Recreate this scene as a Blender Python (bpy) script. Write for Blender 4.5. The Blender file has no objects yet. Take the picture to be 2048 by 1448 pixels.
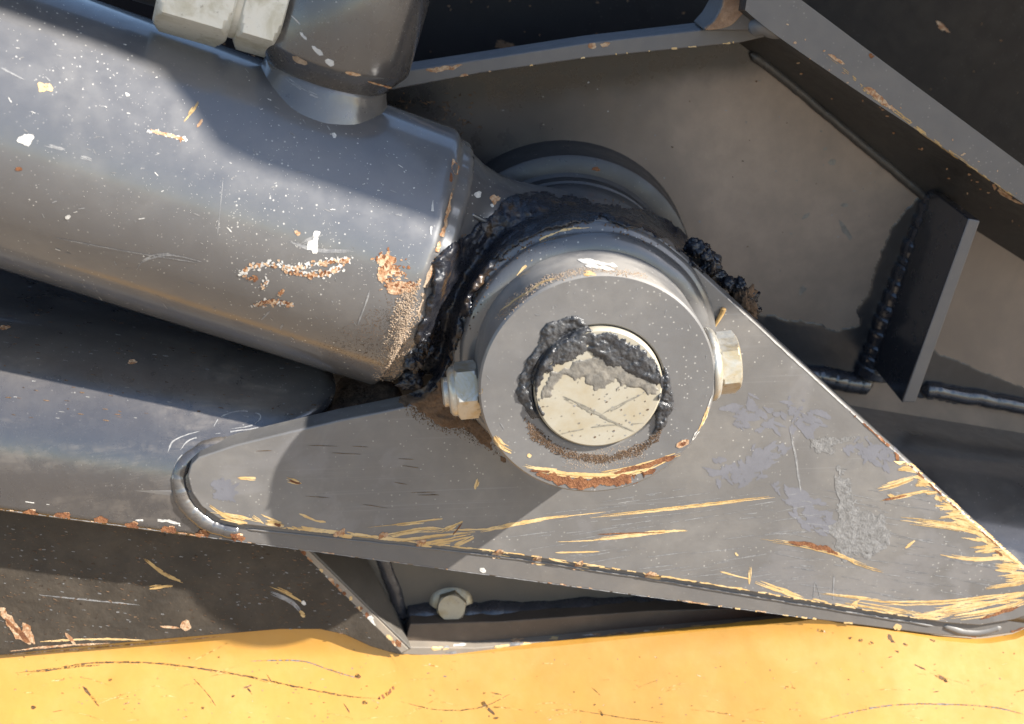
import bpy, bmesh, math, random
from mathutils import Vector, Matrix, noise
from mathutils.bvhtree import BVHTree
random.seed(7)
scene = bpy.context.scene
COL = scene.collection
MM = 0.001
V = Vector

# ------------------------------------------------------------------ camera
W, H = 2048.0, 1448.0
FPX = 2740.0
TILT, YAW = math.radians(23.0), math.radians(4.6)
DIST = FPX * 0.2 * MM
FWD = V((math.sin(YAW) * math.cos(TILT), math.cos(YAW) * math.cos(TILT), -math.sin(TILT)))
RIGHT = FWD.cross(V((0, 0, 1))).normalized()
UP = RIGHT.cross(FWD).normalized()
CAM = -FWD * DIST
cd = bpy.data.cameras.new('camera')
cam = bpy.data.objects.new('camera', cd); COL.objects.link(cam)
cam.location = CAM
cam.rotation_euler = (math.pi / 2 - TILT, 0, -YAW)
cd.sensor_width = 36.0
cd.lens = 36.0 * FPX / W
cd.clip_start, cd.clip_end = 0.02, 500
cd.dof.use_dof = True
cd.dof.focus_distance = DIST + 0.0
cd.dof.aperture_fstop = 12.0
scene.camera = cam

# ------------------------------------------------------------------ light
SUN = V((0.745, -0.33, 0.58)).normalized()          # towards the sun
world = bpy.data.worlds.new('World'); scene.world = world; world.use_nodes = True
wn = world.node_tree
bg = wn.nodes['Background']
sky = wn.nodes.new('ShaderNodeTexSky'); sky.sky_type = 'NISHITA'; sky.sun_disc = False
sky.sun_elevation = math.asin(SUN.z)
sky.sun_rotation = math.atan2(SUN.x, SUN.y)
sky.air_density = 1.0; sky.dust_density = 0.6; sky.ozone_density = 1.0
wn.links.new(sky.outputs[0], bg.inputs[0]); bg.inputs[1].default_value = 0.095
sl = bpy.data.lights.new('sun', 'SUN'); sl.energy = 5.0; sl.angle = math.radians(0.6); sl.color = (1, 0.95, 0.87)
so = bpy.data.objects.new('sun', sl); COL.objects.link(so)
so.rotation_euler = SUN.to_track_quat('Z', 'Y').to_euler(); so.location = SUN * 3
scene.view_settings.view_transform = 'Standard'; scene.view_settings.look = 'None'
scene.view_settings.exposure = 1.5; scene.view_settings.gamma = 1.0
scene.view_settings.use_curve_mapping = False

# ------------------------------------------------------------------ pixel helpers
def pix(px, py):
    return (FWD * FPX + RIGHT * (px - W / 2) - UP * (py - H / 2)).normalized()
def P(px, py, ymm):
    """point of the photograph's pixel on the plane y = ymm (millimetres behind the gusset's front)"""
    d = pix(px, py); t = (ymm * MM - CAM.y) / d.y
    return CAM + d * t
def smooth_px(pts, n=6, closed=False):
    out = []; m = len(pts)
    rng = range(m if closed else m - 1)
    for i in rng:
        def g(k):
            return pts[k % m] if closed else pts[max(0, min(m - 1, k))]
        p0, p1, p2, p3 = g(i - 1), g(i), g(i + 1), g(i + 2)
        for s in range(n):
            t = s / n
            out.append(tuple(0.5 * ((2 * p1[c]) + (-p0[c] + p2[c]) * t + (2 * p0[c] - 5 * p1[c] + 4 * p2[c] - p3[c]) * t * t + (-p0[c] + 3 * p1[c] - 3 * p2[c] + p3[c]) * t ** 3) for c in range(len(p1))))
    if not closed: out.append(tuple(pts[-1]))
    return out
def fbm(p, oct=4, H_=0.8):
    return noise.fractal(p, H_, 2.0, oct)

# ------------------------------------------------------------------ materials
MATS = {}
class NT:
    def __init__(s, name):
        s.m = bpy.data.materials.new(name); s.m.use_nodes = True; s.t = s.m.node_tree
        s.b = s.t.nodes['Principled BSDF']; MATS[name] = s.m
    def n(s, typ, **kw):
        nd = s.t.nodes.new(typ)
        for k, v in kw.items():
            if k in ('ins',):
                for kk, vv in v.items(): s.put(nd.inputs[kk], vv)
            else: setattr(nd, k, v)
        return nd
    def put(s, sock, v):
        if hasattr(v, 'is_output') or isinstance(v, bpy.types.NodeSocket): s.t.links.new(v, sock)
        else: sock.default_value = v
    def coord(s, rot=(0, 0, 0), sc=(1, 1, 1), loc=(0, 0, 0)):
        g = s.n('ShaderNodeNewGeometry')
        mp = s.n('ShaderNodeMapping'); s.put(mp.inputs[0], g.outputs['Position'])
        mp.inputs['Rotation'].default_value = rot; mp.inputs['Scale'].default_value = sc; mp.inputs['Location'].default_value = loc
        return mp.outputs[0]
    def noise(s, vec, scale, detail=5, rough=0.6, dist=0):
        nd = s.n('ShaderNodeTexNoise'); s.put(nd.inputs['Vector'], vec); nd.inputs['Scale'].default_value = scale
        nd.inputs['Detail'].default_value = detail; nd.inputs['Roughness'].default_value = rough; nd.inputs['Distortion'].default_value = dist
        return nd.outputs['Fac']
    def ramp(s, fac, a, b, lo=0.0, hi=1.0):
        nd = s.n('ShaderNodeMapRange'); nd.interpolation_type = 'SMOOTHSTEP'
        s.put(nd.inputs[0], fac); nd.inputs[1].default_value = a; nd.inputs[2].default_value = b
        nd.inputs[3].default_value = lo; nd.inputs[4].default_value = hi
        return nd.outputs[0]
    def math(s, op, a, b=0.0):
        nd = s.n('ShaderNodeMath', operation=op); s.put(nd.inputs[0], a); s.put(nd.inputs[1], b); return nd.outputs[0]
    def mix(s, fac, a, b):
        nd = s.n('ShaderNodeMix', data_type='RGBA'); s.put(nd.inputs[0], fac)
        s.put(nd.inputs[6], a if hasattr(a, 'node') else (*a, 1)); s.put(nd.inputs[7], b if hasattr(b, 'node') else (*b, 1))
        return nd.outputs[2]
    def bump(s, h, strength, dist=0.001, prev=None):
        nd = s.n('ShaderNodeBump'); s.put(nd.inputs['Height'], h); nd.inputs['Strength'].default_value = strength
        nd.inputs['Distance'].default_value = dist
        if prev is not None: s.put(nd.inputs['Normal'], prev)
        return nd.outputs[0]
    def specks(s, vec, scale, size, keep):
        vo = s.n('ShaderNodeTexVoronoi'); s.put(vo.inputs['Vector'], vec); vo.inputs['Scale'].default_value = scale
        d = s.math('LESS_THAN', vo.outputs['Distance'], size)
        sp = s.n('ShaderNodeSeparateColor'); s.put(sp.inputs[0], vo.outputs['Color'])
        dd = s.math('DIVIDE', vo.outputs['Distance'], s.math('ADD', sp.outputs[1], 0.15))
        d = s.math('LESS_THAN', dd, size)
        k = s.math('LESS_THAN', sp.outputs[0], keep)
        return s.math('MULTIPLY', d, k)

def paint(name, base=(0.072, 0.073, 0.078), rough=0.36, dust=0.35, dustcol=(0.20, 0.17, 0.135), speck=0.25,
          speckcol=(0.55, 0.52, 0.47), streak=0.0, streak_rot=0.0, peel=0.10, coat=0.0, updust=0.0, dscale=22.0, seed=0.0, patch=None, spec=0.8, xdust_shade=None, band=0.0, flat=0.45):
    s = NT(name); c = s.coord(loc=(seed, seed * 0.7, seed * 0.3))
    n1 = s.noise(c, dscale, 6, 0.62, 0.4)
    n2 = s.noise(c, dscale * 9, 4, 0.65)
    m = s.math('MULTIPLY', s.ramp(n1, 0.36, 0.72), s.ramp(n2, 0.2, 0.75, 0.45, 1.0))
    dm = s.math('MULTIPLY', m, dust * (1 - flat) * 1.2)
    dm = s.math('ADD', dm, dust * flat)
    if band:
        cb = s.coord(rot=(0, math.radians(7.6), 0), sc=(9, 55, 55))
        dm = s.math('ADD', dm, s.math('MULTIPLY', s.ramp(s.noise(cb, 1.0, 6, 0.7, 0.6), 0.48, 0.66), s.math('MULTIPLY', s.ramp(n2, 0.35, 0.65), band)))
    if updust:
        g = s.n('ShaderNodeNewGeometry'); sx = s.n('ShaderNodeSeparateXYZ'); s.put(sx.inputs[0], g.outputs['Normal'])
        dm = s.math('ADD', dm, s.math('MULTIPLY', s.ramp(sx.outputs[2], 0.35, 1.0), s.math('MULTIPLY', s.ramp(n1, 0.3, 0.6), updust)))
    col = s.mix(s.noise(c, 60, 3), tuple(x * 0.85 for x in base), tuple(x * 1.15 for x in base))
    if patch:
        pm = s.ramp(s.noise(s.coord(loc=(seed + 3, 0, 1)), patch[1], 5, 0.6, 1.0), 0.53, 0.60)
        col = s.mix(s.math('MULTIPLY', pm, patch[2]), col, patch[0])
    if xdust_shade:
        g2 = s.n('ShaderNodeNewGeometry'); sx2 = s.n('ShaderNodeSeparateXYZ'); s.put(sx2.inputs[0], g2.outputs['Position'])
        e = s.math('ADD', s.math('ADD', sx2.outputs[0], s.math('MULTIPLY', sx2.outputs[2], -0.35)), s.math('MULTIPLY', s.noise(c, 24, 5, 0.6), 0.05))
        dm = s.math('MULTIPLY', dm, s.ramp(e, xdust_shade[0], xdust_shade[1], 0.06, 1.0))
        if len(xdust_shade) > 2:                                  # dark band under the flange: grime with its cast shadow painted in
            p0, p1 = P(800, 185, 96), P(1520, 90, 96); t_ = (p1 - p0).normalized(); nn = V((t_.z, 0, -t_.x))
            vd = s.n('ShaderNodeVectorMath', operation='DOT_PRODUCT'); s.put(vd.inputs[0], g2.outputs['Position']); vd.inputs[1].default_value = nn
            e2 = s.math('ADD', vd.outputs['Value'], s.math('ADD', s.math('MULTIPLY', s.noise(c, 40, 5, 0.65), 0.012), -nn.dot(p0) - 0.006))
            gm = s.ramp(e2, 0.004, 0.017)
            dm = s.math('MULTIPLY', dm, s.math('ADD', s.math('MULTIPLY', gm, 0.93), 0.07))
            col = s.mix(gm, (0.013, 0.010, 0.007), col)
    dm = s.math('MINIMUM', dm, 0.95)
    col = s.mix(dm, col, dustcol)
    rr = s.math('ADD', s.math('MULTIPLY', dm, 0.45), s.ramp(s.noise(c, 140, 4), 0.3, 0.7, rough - 0.06, rough + 0.08))
    if streak:
        cs = s.coord(rot=(0, streak_rot, 0), sc=(6, 300, 700))
        st = s.ramp(s.noise(cs, 1.0, 3, 0.7), 0.55, 0.75)
        area = s.ramp(s.noise(c, 14, 3), 0.42, 0.62)
        sm = s.math('MULTIPLY', s.math('MULTIPLY', st, area), streak)
        col = s.mix(sm, col, (0.20, 0.20, 0.205))
    if speck:
        area = s.ramp(s.noise(c, 18, 3), 0.40, 0.62, 0.15, 1.0)
        a = s.math('MULTIPLY', s.specks(c, 900, 0.30, 0.16), area)
        b = s.math('MULTIPLY', s.specks(s.coord(loc=(0.31, 0.17, 0.2)), 330, 0.07, 0.10), area)
        sk = s.math('MULTIPLY', s.math('MAXIMUM', a, b), speck)
        col = s.mix(sk, col, speckcol)
        rr = s.math('ADD', rr, s.math('MULTIPLY', sk, 0.4))
    s.put(s.b.inputs['Base Color'], col)
    s.put(s.b.inputs['Roughness'], s.math('MINIMUM', rr, 0.95))
    s.b.inputs['Specular IOR Level'].default_value = spec
    nb = s.bump(s.noise(c, 260, 4, 0.6), peel, 0.0006)
    nb = s.bump(s.noise(c, 45, 3, 0.5), peel * 1.2, 0.002, nb)
    s.put(s.b.inputs['Normal'], nb)
    if coat: s.b.inputs['Coat Weight'].default_value = coat; s.b.inputs['Coat Roughness'].default_value = 0.12
    return s.m

paint('gusset_paint', dust=0.5, speck=0.4, coat=0.35, streak=0.6, streak_rot=math.radians(3), patch=((0.15, 0.15, 0.165), 18, 0.35), rough=0.36, dustcol=(0.25, 0.228, 0.20))
paint('collar_paint', coat=0.35, dust=0.4, speck=0.4, rough=0.40, seed=2.0, dustcol=(0.25, 0.23, 0.205), updust=0.75)
paint('weld_paint', coat=0.5, dust=0.25, speck=0.5, rough=0.24, seed=2.7, peel=0.2, dustcol=(0.16, 0.145, 0.12))
paint('arm_paint', band=0.3, dustcol=(0.17,0.145,0.12), base=(0.026,0.027,0.032), dust=0.2, speck=0.25, rough=0.2, coat=1.0, seed=4.0, updust=0.25, dscale=16, peel=0.16)
paint('side_paint', dust=0.5, speck=0.10, rough=0.40, seed=5.0)
paint('barrel_paint', base=(0.050,0.052,0.060), flat=0.5, dust=0.32, speck=0.6, rough=0.29, seed=7.0, peel=0.06, dustcol=(0.245, 0.228, 0.205), coat=1.0)
paint('boss_paint', base=(0.034, 0.035, 0.04), dust=0.22, speck=0.3, rough=0.2, coat=0.5, seed=9.0, peel=0.05)
paint('rear_boss_paint', base=(0.02, 0.021, 0.024), dust=0.12, speck=0.1, rough=0.3, seed=10.0, spec=0.45)
paint('lug_paint', base=(0.045,0.047,0.054), coat=0.8, dust=0.2, speck=0.7, rough=0.30, seed=11.0, peel=0.2)
paint('back_paint', base=(0.022, 0.021, 0.022), flat=0.55, dust=0.9, xdust_shade=(0.015, 0.10, 1), dustcol=(0.31, 0.235, 0.175), spec=0.5, speck=0.08, rough=0.28, seed=13.0, dscale=9, peel=0.05)  # dust thins to the left, which also paints in the shade there
paint('flange_paint', base=(0.075,0.075,0.08), dust=0.45, speck=0.15, rough=0.42, seed=15.0, dustcol=(0.17, 0.15, 0.13))
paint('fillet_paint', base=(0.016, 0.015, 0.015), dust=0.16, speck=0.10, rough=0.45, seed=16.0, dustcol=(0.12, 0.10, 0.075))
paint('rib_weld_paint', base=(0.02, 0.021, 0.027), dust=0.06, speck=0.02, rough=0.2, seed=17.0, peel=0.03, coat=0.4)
paint('rear_paint', spec=0.25, xdust_shade=(0.10, 0.26), base=(0.006, 0.006, 0.008), dust=0.4, dustcol=(0.10, 0.075, 0.05), speck=0.05, rough=0.5, seed=19.0, dscale=7)
paint('guard_paint', base=(0.016, 0.0145, 0.013), spec=0.3, dust=0.34, dustcol=(0.16, 0.125, 0.09), speck=0.35, speckcol=(0.28, 0.24, 0.18), rough=0.5, seed=21.0, peel=0.6, dscale=40)
paint('bracket_paint', base=(0.045, 0.042, 0.038), dust=0.45, dustcol=(0.14, 0.115, 0.085), speck=0.12, rough=0.40, seed=23.0)
paint('bracket_weld_paint', base=(0.025, 0.026, 0.033), dust=0.08, speck=0.05, rough=0.25, seed=25.0, peel=0.4)
paint('lip_paint', base=(0.05, 0.033, 0.02), dust=0.5, dustcol=(0.17, 0.115, 0.075), speck=0.2, rough=0.6, seed=26.0, dscale=60)
paint('yellow_paint', base=(0.42, 0.20, 0.021), dust=0.35, dustcol=(0.47, 0.295, 0.105), speck=0.10, speckcol=(0.22, 0.10, 0.03), rough=0.34, seed=27.0, peel=0.12, dscale=30)
paint('edge_wear', base=(0.16, 0.145, 0.125), dust=0.5, dustcol=(0.34, 0.26, 0.18), speck=0.3, rough=0.55, seed=29.0, dscale=70)
paint('soil', base=(0.22, 0.165, 0.11), dust=0.5, dustcol=(0.27, 0.21, 0.145), speck=0.0, rough=0.9, seed=31, dscale=1.5)

def zinc(name, base, rust, seed, metal=0.55, rough=0.42, gold=(0.55, 0.42, 0.22), gamt=0.5):
    s = NT(name); c = s.coord(loc=(seed, 0, seed))
    n = s.noise(c, 90, 5, 0.65, 0.5); n2 = s.noise(c, 420, 4, 0.7)
    col = s.mix(s.math('MULTIPLY', s.ramp(n, 0.42, 0.68), gamt), base, gold)
    col = s.mix(s.math('MULTIPLY', s.ramp(n2, 0.60, 0.74), 0.6), col, (0.20, 0.165, 0.12))
    r = s.math('MULTIPLY', s.ramp(s.noise(c, 160, 5, 0.7), 0.62, 0.72), rust)
    col = s.mix(r, col, (0.28, 0.12, 0.045))
    s.put(s.b.inputs['Base Color'], col); s.b.inputs['Metallic'].default_value = metal
    s.put(s.b.inputs['Roughness'], s.ramp(n2, 0.3, 0.7, rough - 0.08, rough + 0.15))
    s.put(s.b.inputs['Normal'], s.bump(n2, 0.12, 0.0006))
zinc('bolt_zinc', (0.50, 0.48, 0.43), 0.6, 1.0, metal=0.7, rough=0.38, gold=(0.42, 0.31, 0.15), gamt=0.75)
zinc('fitting_zinc', (0.66, 0.66, 0.61), 0.4, 3.0, metal=0.3, rough=0.36, gold=(0.38, 0.36, 0.26), gamt=0.6)
zinc('flange_zinc', (0.36, 0.31, 0.23), 0.6, 5.0, gold=(0.28, 0.22, 0.13), gamt=0.9)

def pin_mat():
    s = NT('pin_zinc'); c = s.coord()
    n = s.noise(c, 55, 5, 0.6, 0.3); n2 = s.noise(c, 500, 3, 0.6)
    col = s.mix(s.ramp(n, 0.4, 0.75), (0.36, 0.33, 0.265), (0.31, 0.255, 0.165))
    cs = s.coord(rot=(0, math.radians(-14), 0), sc=(12, 200, 420))
    col = s.mix(s.ramp(s.noise(cs, 1.0, 3, 0.7), 0.60, 0.78, 0, 0.5), col, (0.33, 0.30, 0.25))
    col = s.mix(s.math('MULTIPLY', s.specks(c, 700, 0.25, 0.12), 0.7), col, (0.14, 0.12, 0.09))
    s.put(s.b.inputs['Base Color'], col); s.b.inputs['Metallic'].default_value = 0.1
    s.put(s.b.inputs['Roughness'], s.ramp(n2, 0.3, 0.7, 0.42, 0.6))
    s.put(s.b.inputs['Normal'], s.bump(n2, 0.06, 0.0005))
pin_mat()
def simple(name, a, b, scale, rough, bump=0.3, bs=500, c3=None, dist=0.001, spec=0.5):
    s = NT(name); c = s.coord()
    col = s.mix(s.ramp(s.noise(c, scale, 5, 0.65, 0.3), 0.36, 0.66), a, b)
    if c3: col = s.mix(s.ramp(s.noise(c, scale * 0.5, 4, 0.6), c3[1], c3[2]), col, c3[0])
    s.put(s.b.inputs['Base Color'], col)
    if isinstance(rough, tuple): s.put(s.b.inputs['Roughness'], s.ramp(s.noise(c, scale * 1.7, 4), 0.35, 0.65, rough[0], rough[1]))
    else: s.b.inputs['Roughness'].default_value = rough
    s.b.inputs['Specular IOR Level'].default_value = spec
    nb = s.bump(s.noise(c, bs, 5, 0.7), bump, dist)
    s.put(s.b.inputs['Normal'], nb)
simple('grease', (0.010, 0.011, 0.016), (0.022, 0.022, 0.026), 160, (0.14, 0.40), 0.4, 300, ((0.060, 0.038, 0.022), 0.56, 0.68), 0.0015)
simple('pin_grease', (0.024, 0.025, 0.029), (0.062, 0.061, 0.062), 160, (0.18, 0.36), 0.5, 520, None, 0.001)
simple('film_grease', (0.13, 0.12, 0.105), (0.20, 0.18, 0.15), 200, 0.5, 0.3, 600)
simple('dirt', (0.10, 0.060, 0.033), (0.17, 0.105, 0.062), 180, 0.95, 0.9, 700, ((0.03, 0.02, 0.013), 0.55, 0.66), 0.0015)
simple('dark_dirt', (0.045, 0.026, 0.014), (0.13, 0.075, 0.042), 120, 0.95, 0.9, 500, None, 0.0015)
simple('sand', (0.30, 0.215, 0.145), (0.43, 0.33, 0.24), 300, 0.9, 0.9, 900, None, 0.0012)
simple('primer', (0.54, 0.345, 0.14), (0.60, 0.44, 0.23), 120, 0.6, 0.25, 500)
simple('rust', (0.13, 0.047, 0.018), (0.25, 0.105, 0.04), 260, 0.85, 0.8, 900)
simple('rust_pale', (0.30, 0.135, 0.055), (0.55, 0.40, 0.26), 420, 0.8, 0.7, 900)
simple('white_scrape', (0.40, 0.385, 0.36), (0.62, 0.59, 0.54), 240, 0.6, 0.4, 700)
simple('grey_scrape', (0.15, 0.15, 0.155), (0.26, 0.255, 0.25), 300, 0.5, 0.3, 600)
simple('pale_blue_scuff', (0.135, 0.135, 0.15), (0.158, 0.158, 0.176), 60, 0.4, 0.1, 300)
simple('smudge', (0.14, 0.135, 0.13), (0.205, 0.20, 0.195), 260, 0.7, 0.6, 600)
simple('dark_scratch', (0.05, 0.028, 0.012), (0.14, 0.075, 0.03), 300, 0.7, 0.3, 700)
simple('straw', (0.36, 0.22, 0.08), (0.5, 0.34, 0.14), 250, 0.7, 0.3, 700)
simple('scoured', (0.22, 0.13, 0.075), (0.36, 0.235, 0.15), 130, 0.8, 0.8, 350)
simple('pin_scuff', (0.17, 0.155, 0.125), (0.24, 0.22, 0.18), 300, 0.5, 0.2, 500)
simple('yellow_scuff', (0.46, 0.25, 0.06), (0.56, 0.36, 0.15), 200, 0.6, 0.2, 500)
simple('grime', (0.012, 0.009, 0.006), (0.03, 0.021, 0.013), 90, 0.55, 0.3, 300)
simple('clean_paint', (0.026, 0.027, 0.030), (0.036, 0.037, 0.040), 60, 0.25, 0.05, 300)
simple('rubber', (0.012, 0.012, 0.013), (0.02, 0.02, 0.02), 100, 0.5, 0.2, 300)

# ------------------------------------------------------------------ object helpers
BVH = {}
def tag(o, label=None, cat=None, group=None, kind=None):
    if label: o['label'] = label
    if cat: o['category'] = cat
    if group: o['group'] = group
    if kind: o['kind'] = kind
    return o
def thing(name, label, cat, loc):
    o = bpy.data.objects.new(name, None); COL.objects.link(o); o.location = loc
    o.empty_display_size = 0.02
    return tag(o, label, cat)
def link(name, bm, mat, parent=None, smooth=False, bevel=0.0, seg=2, key=None, ang=40):
    bm.normal_update()
    bmesh.ops.recalc_face_normals(bm, faces=bm.faces)
    if key: BVH[key] = BVHTree.FromBMesh(bm)
    me = bpy.data.meshes.new(name); bm.to_mesh(me); bm.free()
    for m in (mat if isinstance(mat, (list, tuple)) else [mat]): me.materials.append(MATS[m])
    o = bpy.data.objects.new(name, me); COL.objects.link(o)
    if smooth:
        for p in me.polygons: p.use_smooth = True
    if bevel:
        md = o.modifiers.new('bevel', 'BEVEL'); md.width = bevel * MM; md.segments = seg; md.limit_method = 'ANGLE'; md.angle_limit = math.radians(ang)
        md.harden_normals = True
        for p in me.polygons: p.use_smooth = True
    elif smooth and ang < 180:
        try: me.set_sharp_from_angle(angle=math.radians(ang))
        except Exception: pass
    if parent:
        o.parent = parent
        if parent.type == 'EMPTY': o.matrix_parent_inverse = Matrix.Translation(-parent.location)
    return o
def ring_faces(bm, loops, closed=True, cap=True):
    vs = [[bm.verts.new(p) for p in lp] for lp in loops]
    n = len(vs[0])
    for a, b in zip(vs, vs[1:]):
        for i in range(n if closed else n - 1):
            j = (i + 1) % n
            bm.faces.new((a[i], a[j], b[j], b[i]))
    if cap and closed:
        bm.faces.new(vs[0][::-1]); bm.faces.new(vs[-1])
    return vs
def prism(pts, y1, bm=None):
    """outline points (all on one y plane) pushed straight back to y1 mm"""
    bm = bm or bmesh.new()
    a = [bm.verts.new(p) for p in pts]
    b = [bm.verts.new((p[0], y1 * MM, p[2])) for p in pts]
    n = len(a)
    bm.faces.new(a); bm.faces.new(b[::-1])
    for i in range(n):
        j = (i + 1) % n
        bm.faces.new((a[i], b[i], b[j], a[j]))
    return bm
def slab(name, px, y0, y1, mat, parent=None, bevel=0.8, smooth_n=0, key=None, seg=2):
    if smooth_n: px = smooth_px(px, smooth_n, True)
    bm = prism([P(x, y, y0) for x, y in px], y1)
    return link(name, bm, mat, parent, bevel=bevel, key=key, seg=seg)
def frame(axis):
    a = axis.normalized(); u = a.orthogonal().normalized(); return a, u, a.cross(u)
def lathe(center, axis, prof, n=64, bm=None, jitter=None, cap=True, ref=None):
    """prof: list of (distance along axis mm, radius mm)"""
    bm = bm or bmesh.new(); a = axis.normalized()
    u = (ref - a * ref.dot(a)).normalized() if ref else a.orthogonal().normalized(); w = a.cross(u)
    loops = []
    for h, r in prof:
        lp = []
        for i in range(n):
            t = 2 * math.pi * i / n
            rr = r + (jitter(h, t) if jitter else 0)
            lp.append(center + a * (h * MM) + (u * math.cos(t) + w * math.sin(t)) * (rr * MM))
        loops.append(lp)
    ring_faces(bm, loops, True, cap)
    return bm
def hexprism(center, axis, h0, h1, rc, ch=1.2, ref=None, bm=None):
    """hex body with the turned corner chamfers of a real nut"""
    bm = bm or bmesh.new(); a = axis.normalized()
    u = (ref - a * ref.dot(a)).normalized() if ref else a.orthogonal().normalized(); w = a.cross(u)
    n = 48; ap = rc * math.cos(math.pi / 6); loops = []
    def rad(t):
        k = (t + math.pi / 6) % (math.pi / 3) - math.pi / 6
        return ap / math.cos(k)
    rr = ap * 0.97
    def lp(h, lim):
        return [center + a * (h * MM) + (u * math.cos(2 * math.pi * i / n) + w * math.sin(2 * math.pi * i / n)) * (min(rad(2 * math.pi * i / n + math.pi / 6), lim) * MM) for i in range(n)]
    L = [(h0, rr), (h0 + 0.25 * ch, ap * 1.02)]
    for k in range(1, 5): L.append((h0 + ch * (0.25 + 0.75 * k / 4), ap * 1.02 + (rc - ap * 1.02) * k / 4))
    L2 = [(h1 - (h - h0), r) for h, r in L][::-1]
    ring_faces(bm, [lp(h, r) for h, r in L + L2])
    return bm
def tube_path(pts, radii, n=10, bm=None, normal=None):
    bm = bm or bmesh.new(); loops = []
    m = len(pts)
    for i, p in enumerate(pts):
        t = (pts[min(i + 1, m - 1)] - pts[max(i - 1, 0)]).normalized()
        u = t.cross(V((0, 1, 0.2))).normalized(); w = t.cross(u)
        r = radii[i] if isinstance(radii, list) else radii
        loops.append([p + (u * math.cos(2 * math.pi * k / n) + w * math.sin(2 * math.pi * k / n)) * (r * MM) for k in range(n)])
    ring_faces(bm, loops)
    return bm
def bead(name, px, ymm, r, mat, parent, pitch=3.0, amp=0.25, key=None, wob=0.3):
    """weld bead with its ripples; px path on plane ymm (or list of ymm)"""
    ctrl = [P(x, y, (ymm[i] if isinstance(ymm, list) else ymm)) for i, (x, y) in enumerate(px)]
    pts = [V(p) for p in smooth_px([tuple(c) for c in ctrl], 30)]
    # resample evenly
    out = [pts[0]]; acc = 0.0; step = 0.7 * MM
    for a, b in zip(pts, pts[1:]):
        d = (b - a).length
        while acc + d >= step:
            a = a + (b - a).normalized() * (step - acc); out.append(a.copy()); d = (b - a).length; acc = 0.0
        acc += d
    L = [i * 0.7 for i in range(len(out))]
    rad = []
    for i, l in enumerate(L):
        ph = (l / pitch) % 1.0
        e = min(1.0, (l + 1.2) / 4.0, (L[-1] - l + 1.2) / 4.0)
        rad.append(r * e * (1 - amp * ph ** 2 + 0.05 * fbm(out[i] * 120)))
    out = [p + V((noise.noise(p * 120), 0, noise.noise(p * 120 + V((5, 5, 5))))) * (wob * MM) for p in out]
    return link(name, tube_path(out, rad, 14), mat, parent, smooth=True, key=key, ang=180)

def hit(px, py, keys):
    d = pix(px, py); best = None
    for k in keys:
        r = BVH[k].ray_cast(CAM, d)
        if r[0] is not None and (best is None or r[3] < best[1]): best = (r[0], r[3], r[1])
    if best is None: return None
    n = best[2]
    if n.dot(d) > 0: n = -n
    return best[0], n, best[1]

# ================================================================== STRUCTURE
# ground that lies below the machine (its warm bounce shows on every underside)
bm = bmesh.new()
bmesh.ops.create_grid(bm, x_segments=8, y_segments=8, size=40, matrix=Matrix.Translation((0, 0, -0.75)))
tag(link('ground', bm, 'soil'), 'bare tan soil under the machine', None, None, 'structure')

# ------------------------------------------------------------------ pin axis
COLLAR_Y = -38.0
cpt = P(1196, 774, COLLAR_Y); PX, PZ = cpt.x, cpt.z
PIN = lambda y: V((PX, y * MM, PZ))
YA = V((0, 1, 0))

# ------------------------------------------------------------------ arm (curved cover, side plate, gusset, collar)
arm = thing('arm', 'dark grey painted steel arm with a scratched pointed gusset and round pin collar', 'arm', P(1024, 1150, 12))
AY = 1.6
A0, A1 = P(0, 1021, AY), P(1640, 1241, AY)
ax = (A1 - A0).normalized(); aw = V((-ax.z, 0, ax.x))
if aw.z < 0: aw = -aw
R_ARM, W0 = 54.0, 13.0
def arm_pt(u, s):
    """u metres along the arm, s mm along the profile"""
    if s < W0: w, y = s, AY
    elif s < W0 + R_ARM * math.pi / 2:
        t = (s - W0) / R_ARM; w = W0 + R_ARM * math.sin(t); y = AY + R_ARM * (1 - math.cos(t))
    else: w, y = W0 + R_ARM, AY + R_ARM + (s - W0 - R_ARM * math.pi / 2)
    return A0 + ax * u + aw * (w * MM) + V((0, (y - AY) * MM, 0))
S_END = W0 + R_ARM * math.pi / 2 + 72
def arm_s(p):
    w = (p - A0).dot(aw) / MM; y = p.y / MM
    if w < W0: return w
    if y < AY + R_ARM: return W0 + R_ARM * math.atan2(w - W0, AY + R_ARM - y)
    return W0 + R_ARM * math.pi / 2 + (y - AY - R_ARM)
def arm_sheet(name, u0f, u1f, s0, s1, nu=40, ns=48, key=None):
    bm = bmesh.new(); g = []
    for j in range(ns + 1):
        s = s0 + (s1 - s0) * j / ns
        a, b = u0f(s), u1f(s)
        g.append([bm.verts.new(arm_pt(a + (b - a) * i / nu, s)) for i in range(nu + 1)])
    for j in range(ns):
        for i in range(nu):
            bm.faces.new((g[j][i], g[j][i + 1], g[j + 1][i + 1], g[j + 1][i]))
    bm.normal_update()
    for f in bm.faces:
        if f.normal.dot(V((0, -1, 1))) < 0: f.normal_flip()
    if key: BVH[key] = BVHTree.FromBMesh(bm)
    me = bpy.data.meshes.new(name); bm.to_mesh(me); bm.free(); me.materials.append(MATS['arm_paint'])
    for p in me.polygons: p.use_smooth = True
    o = bpy.data.objects.new(name, me); COL.objects.link(o)
    o.parent = arm; o.matrix_parent_inverse = Matrix.Translation(-arm.location)
    md = o.modifiers.new('thick', 'SOLIDIFY'); md.thickness = 6 * MM; md.offset = -1 if True else 1
    return o
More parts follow.
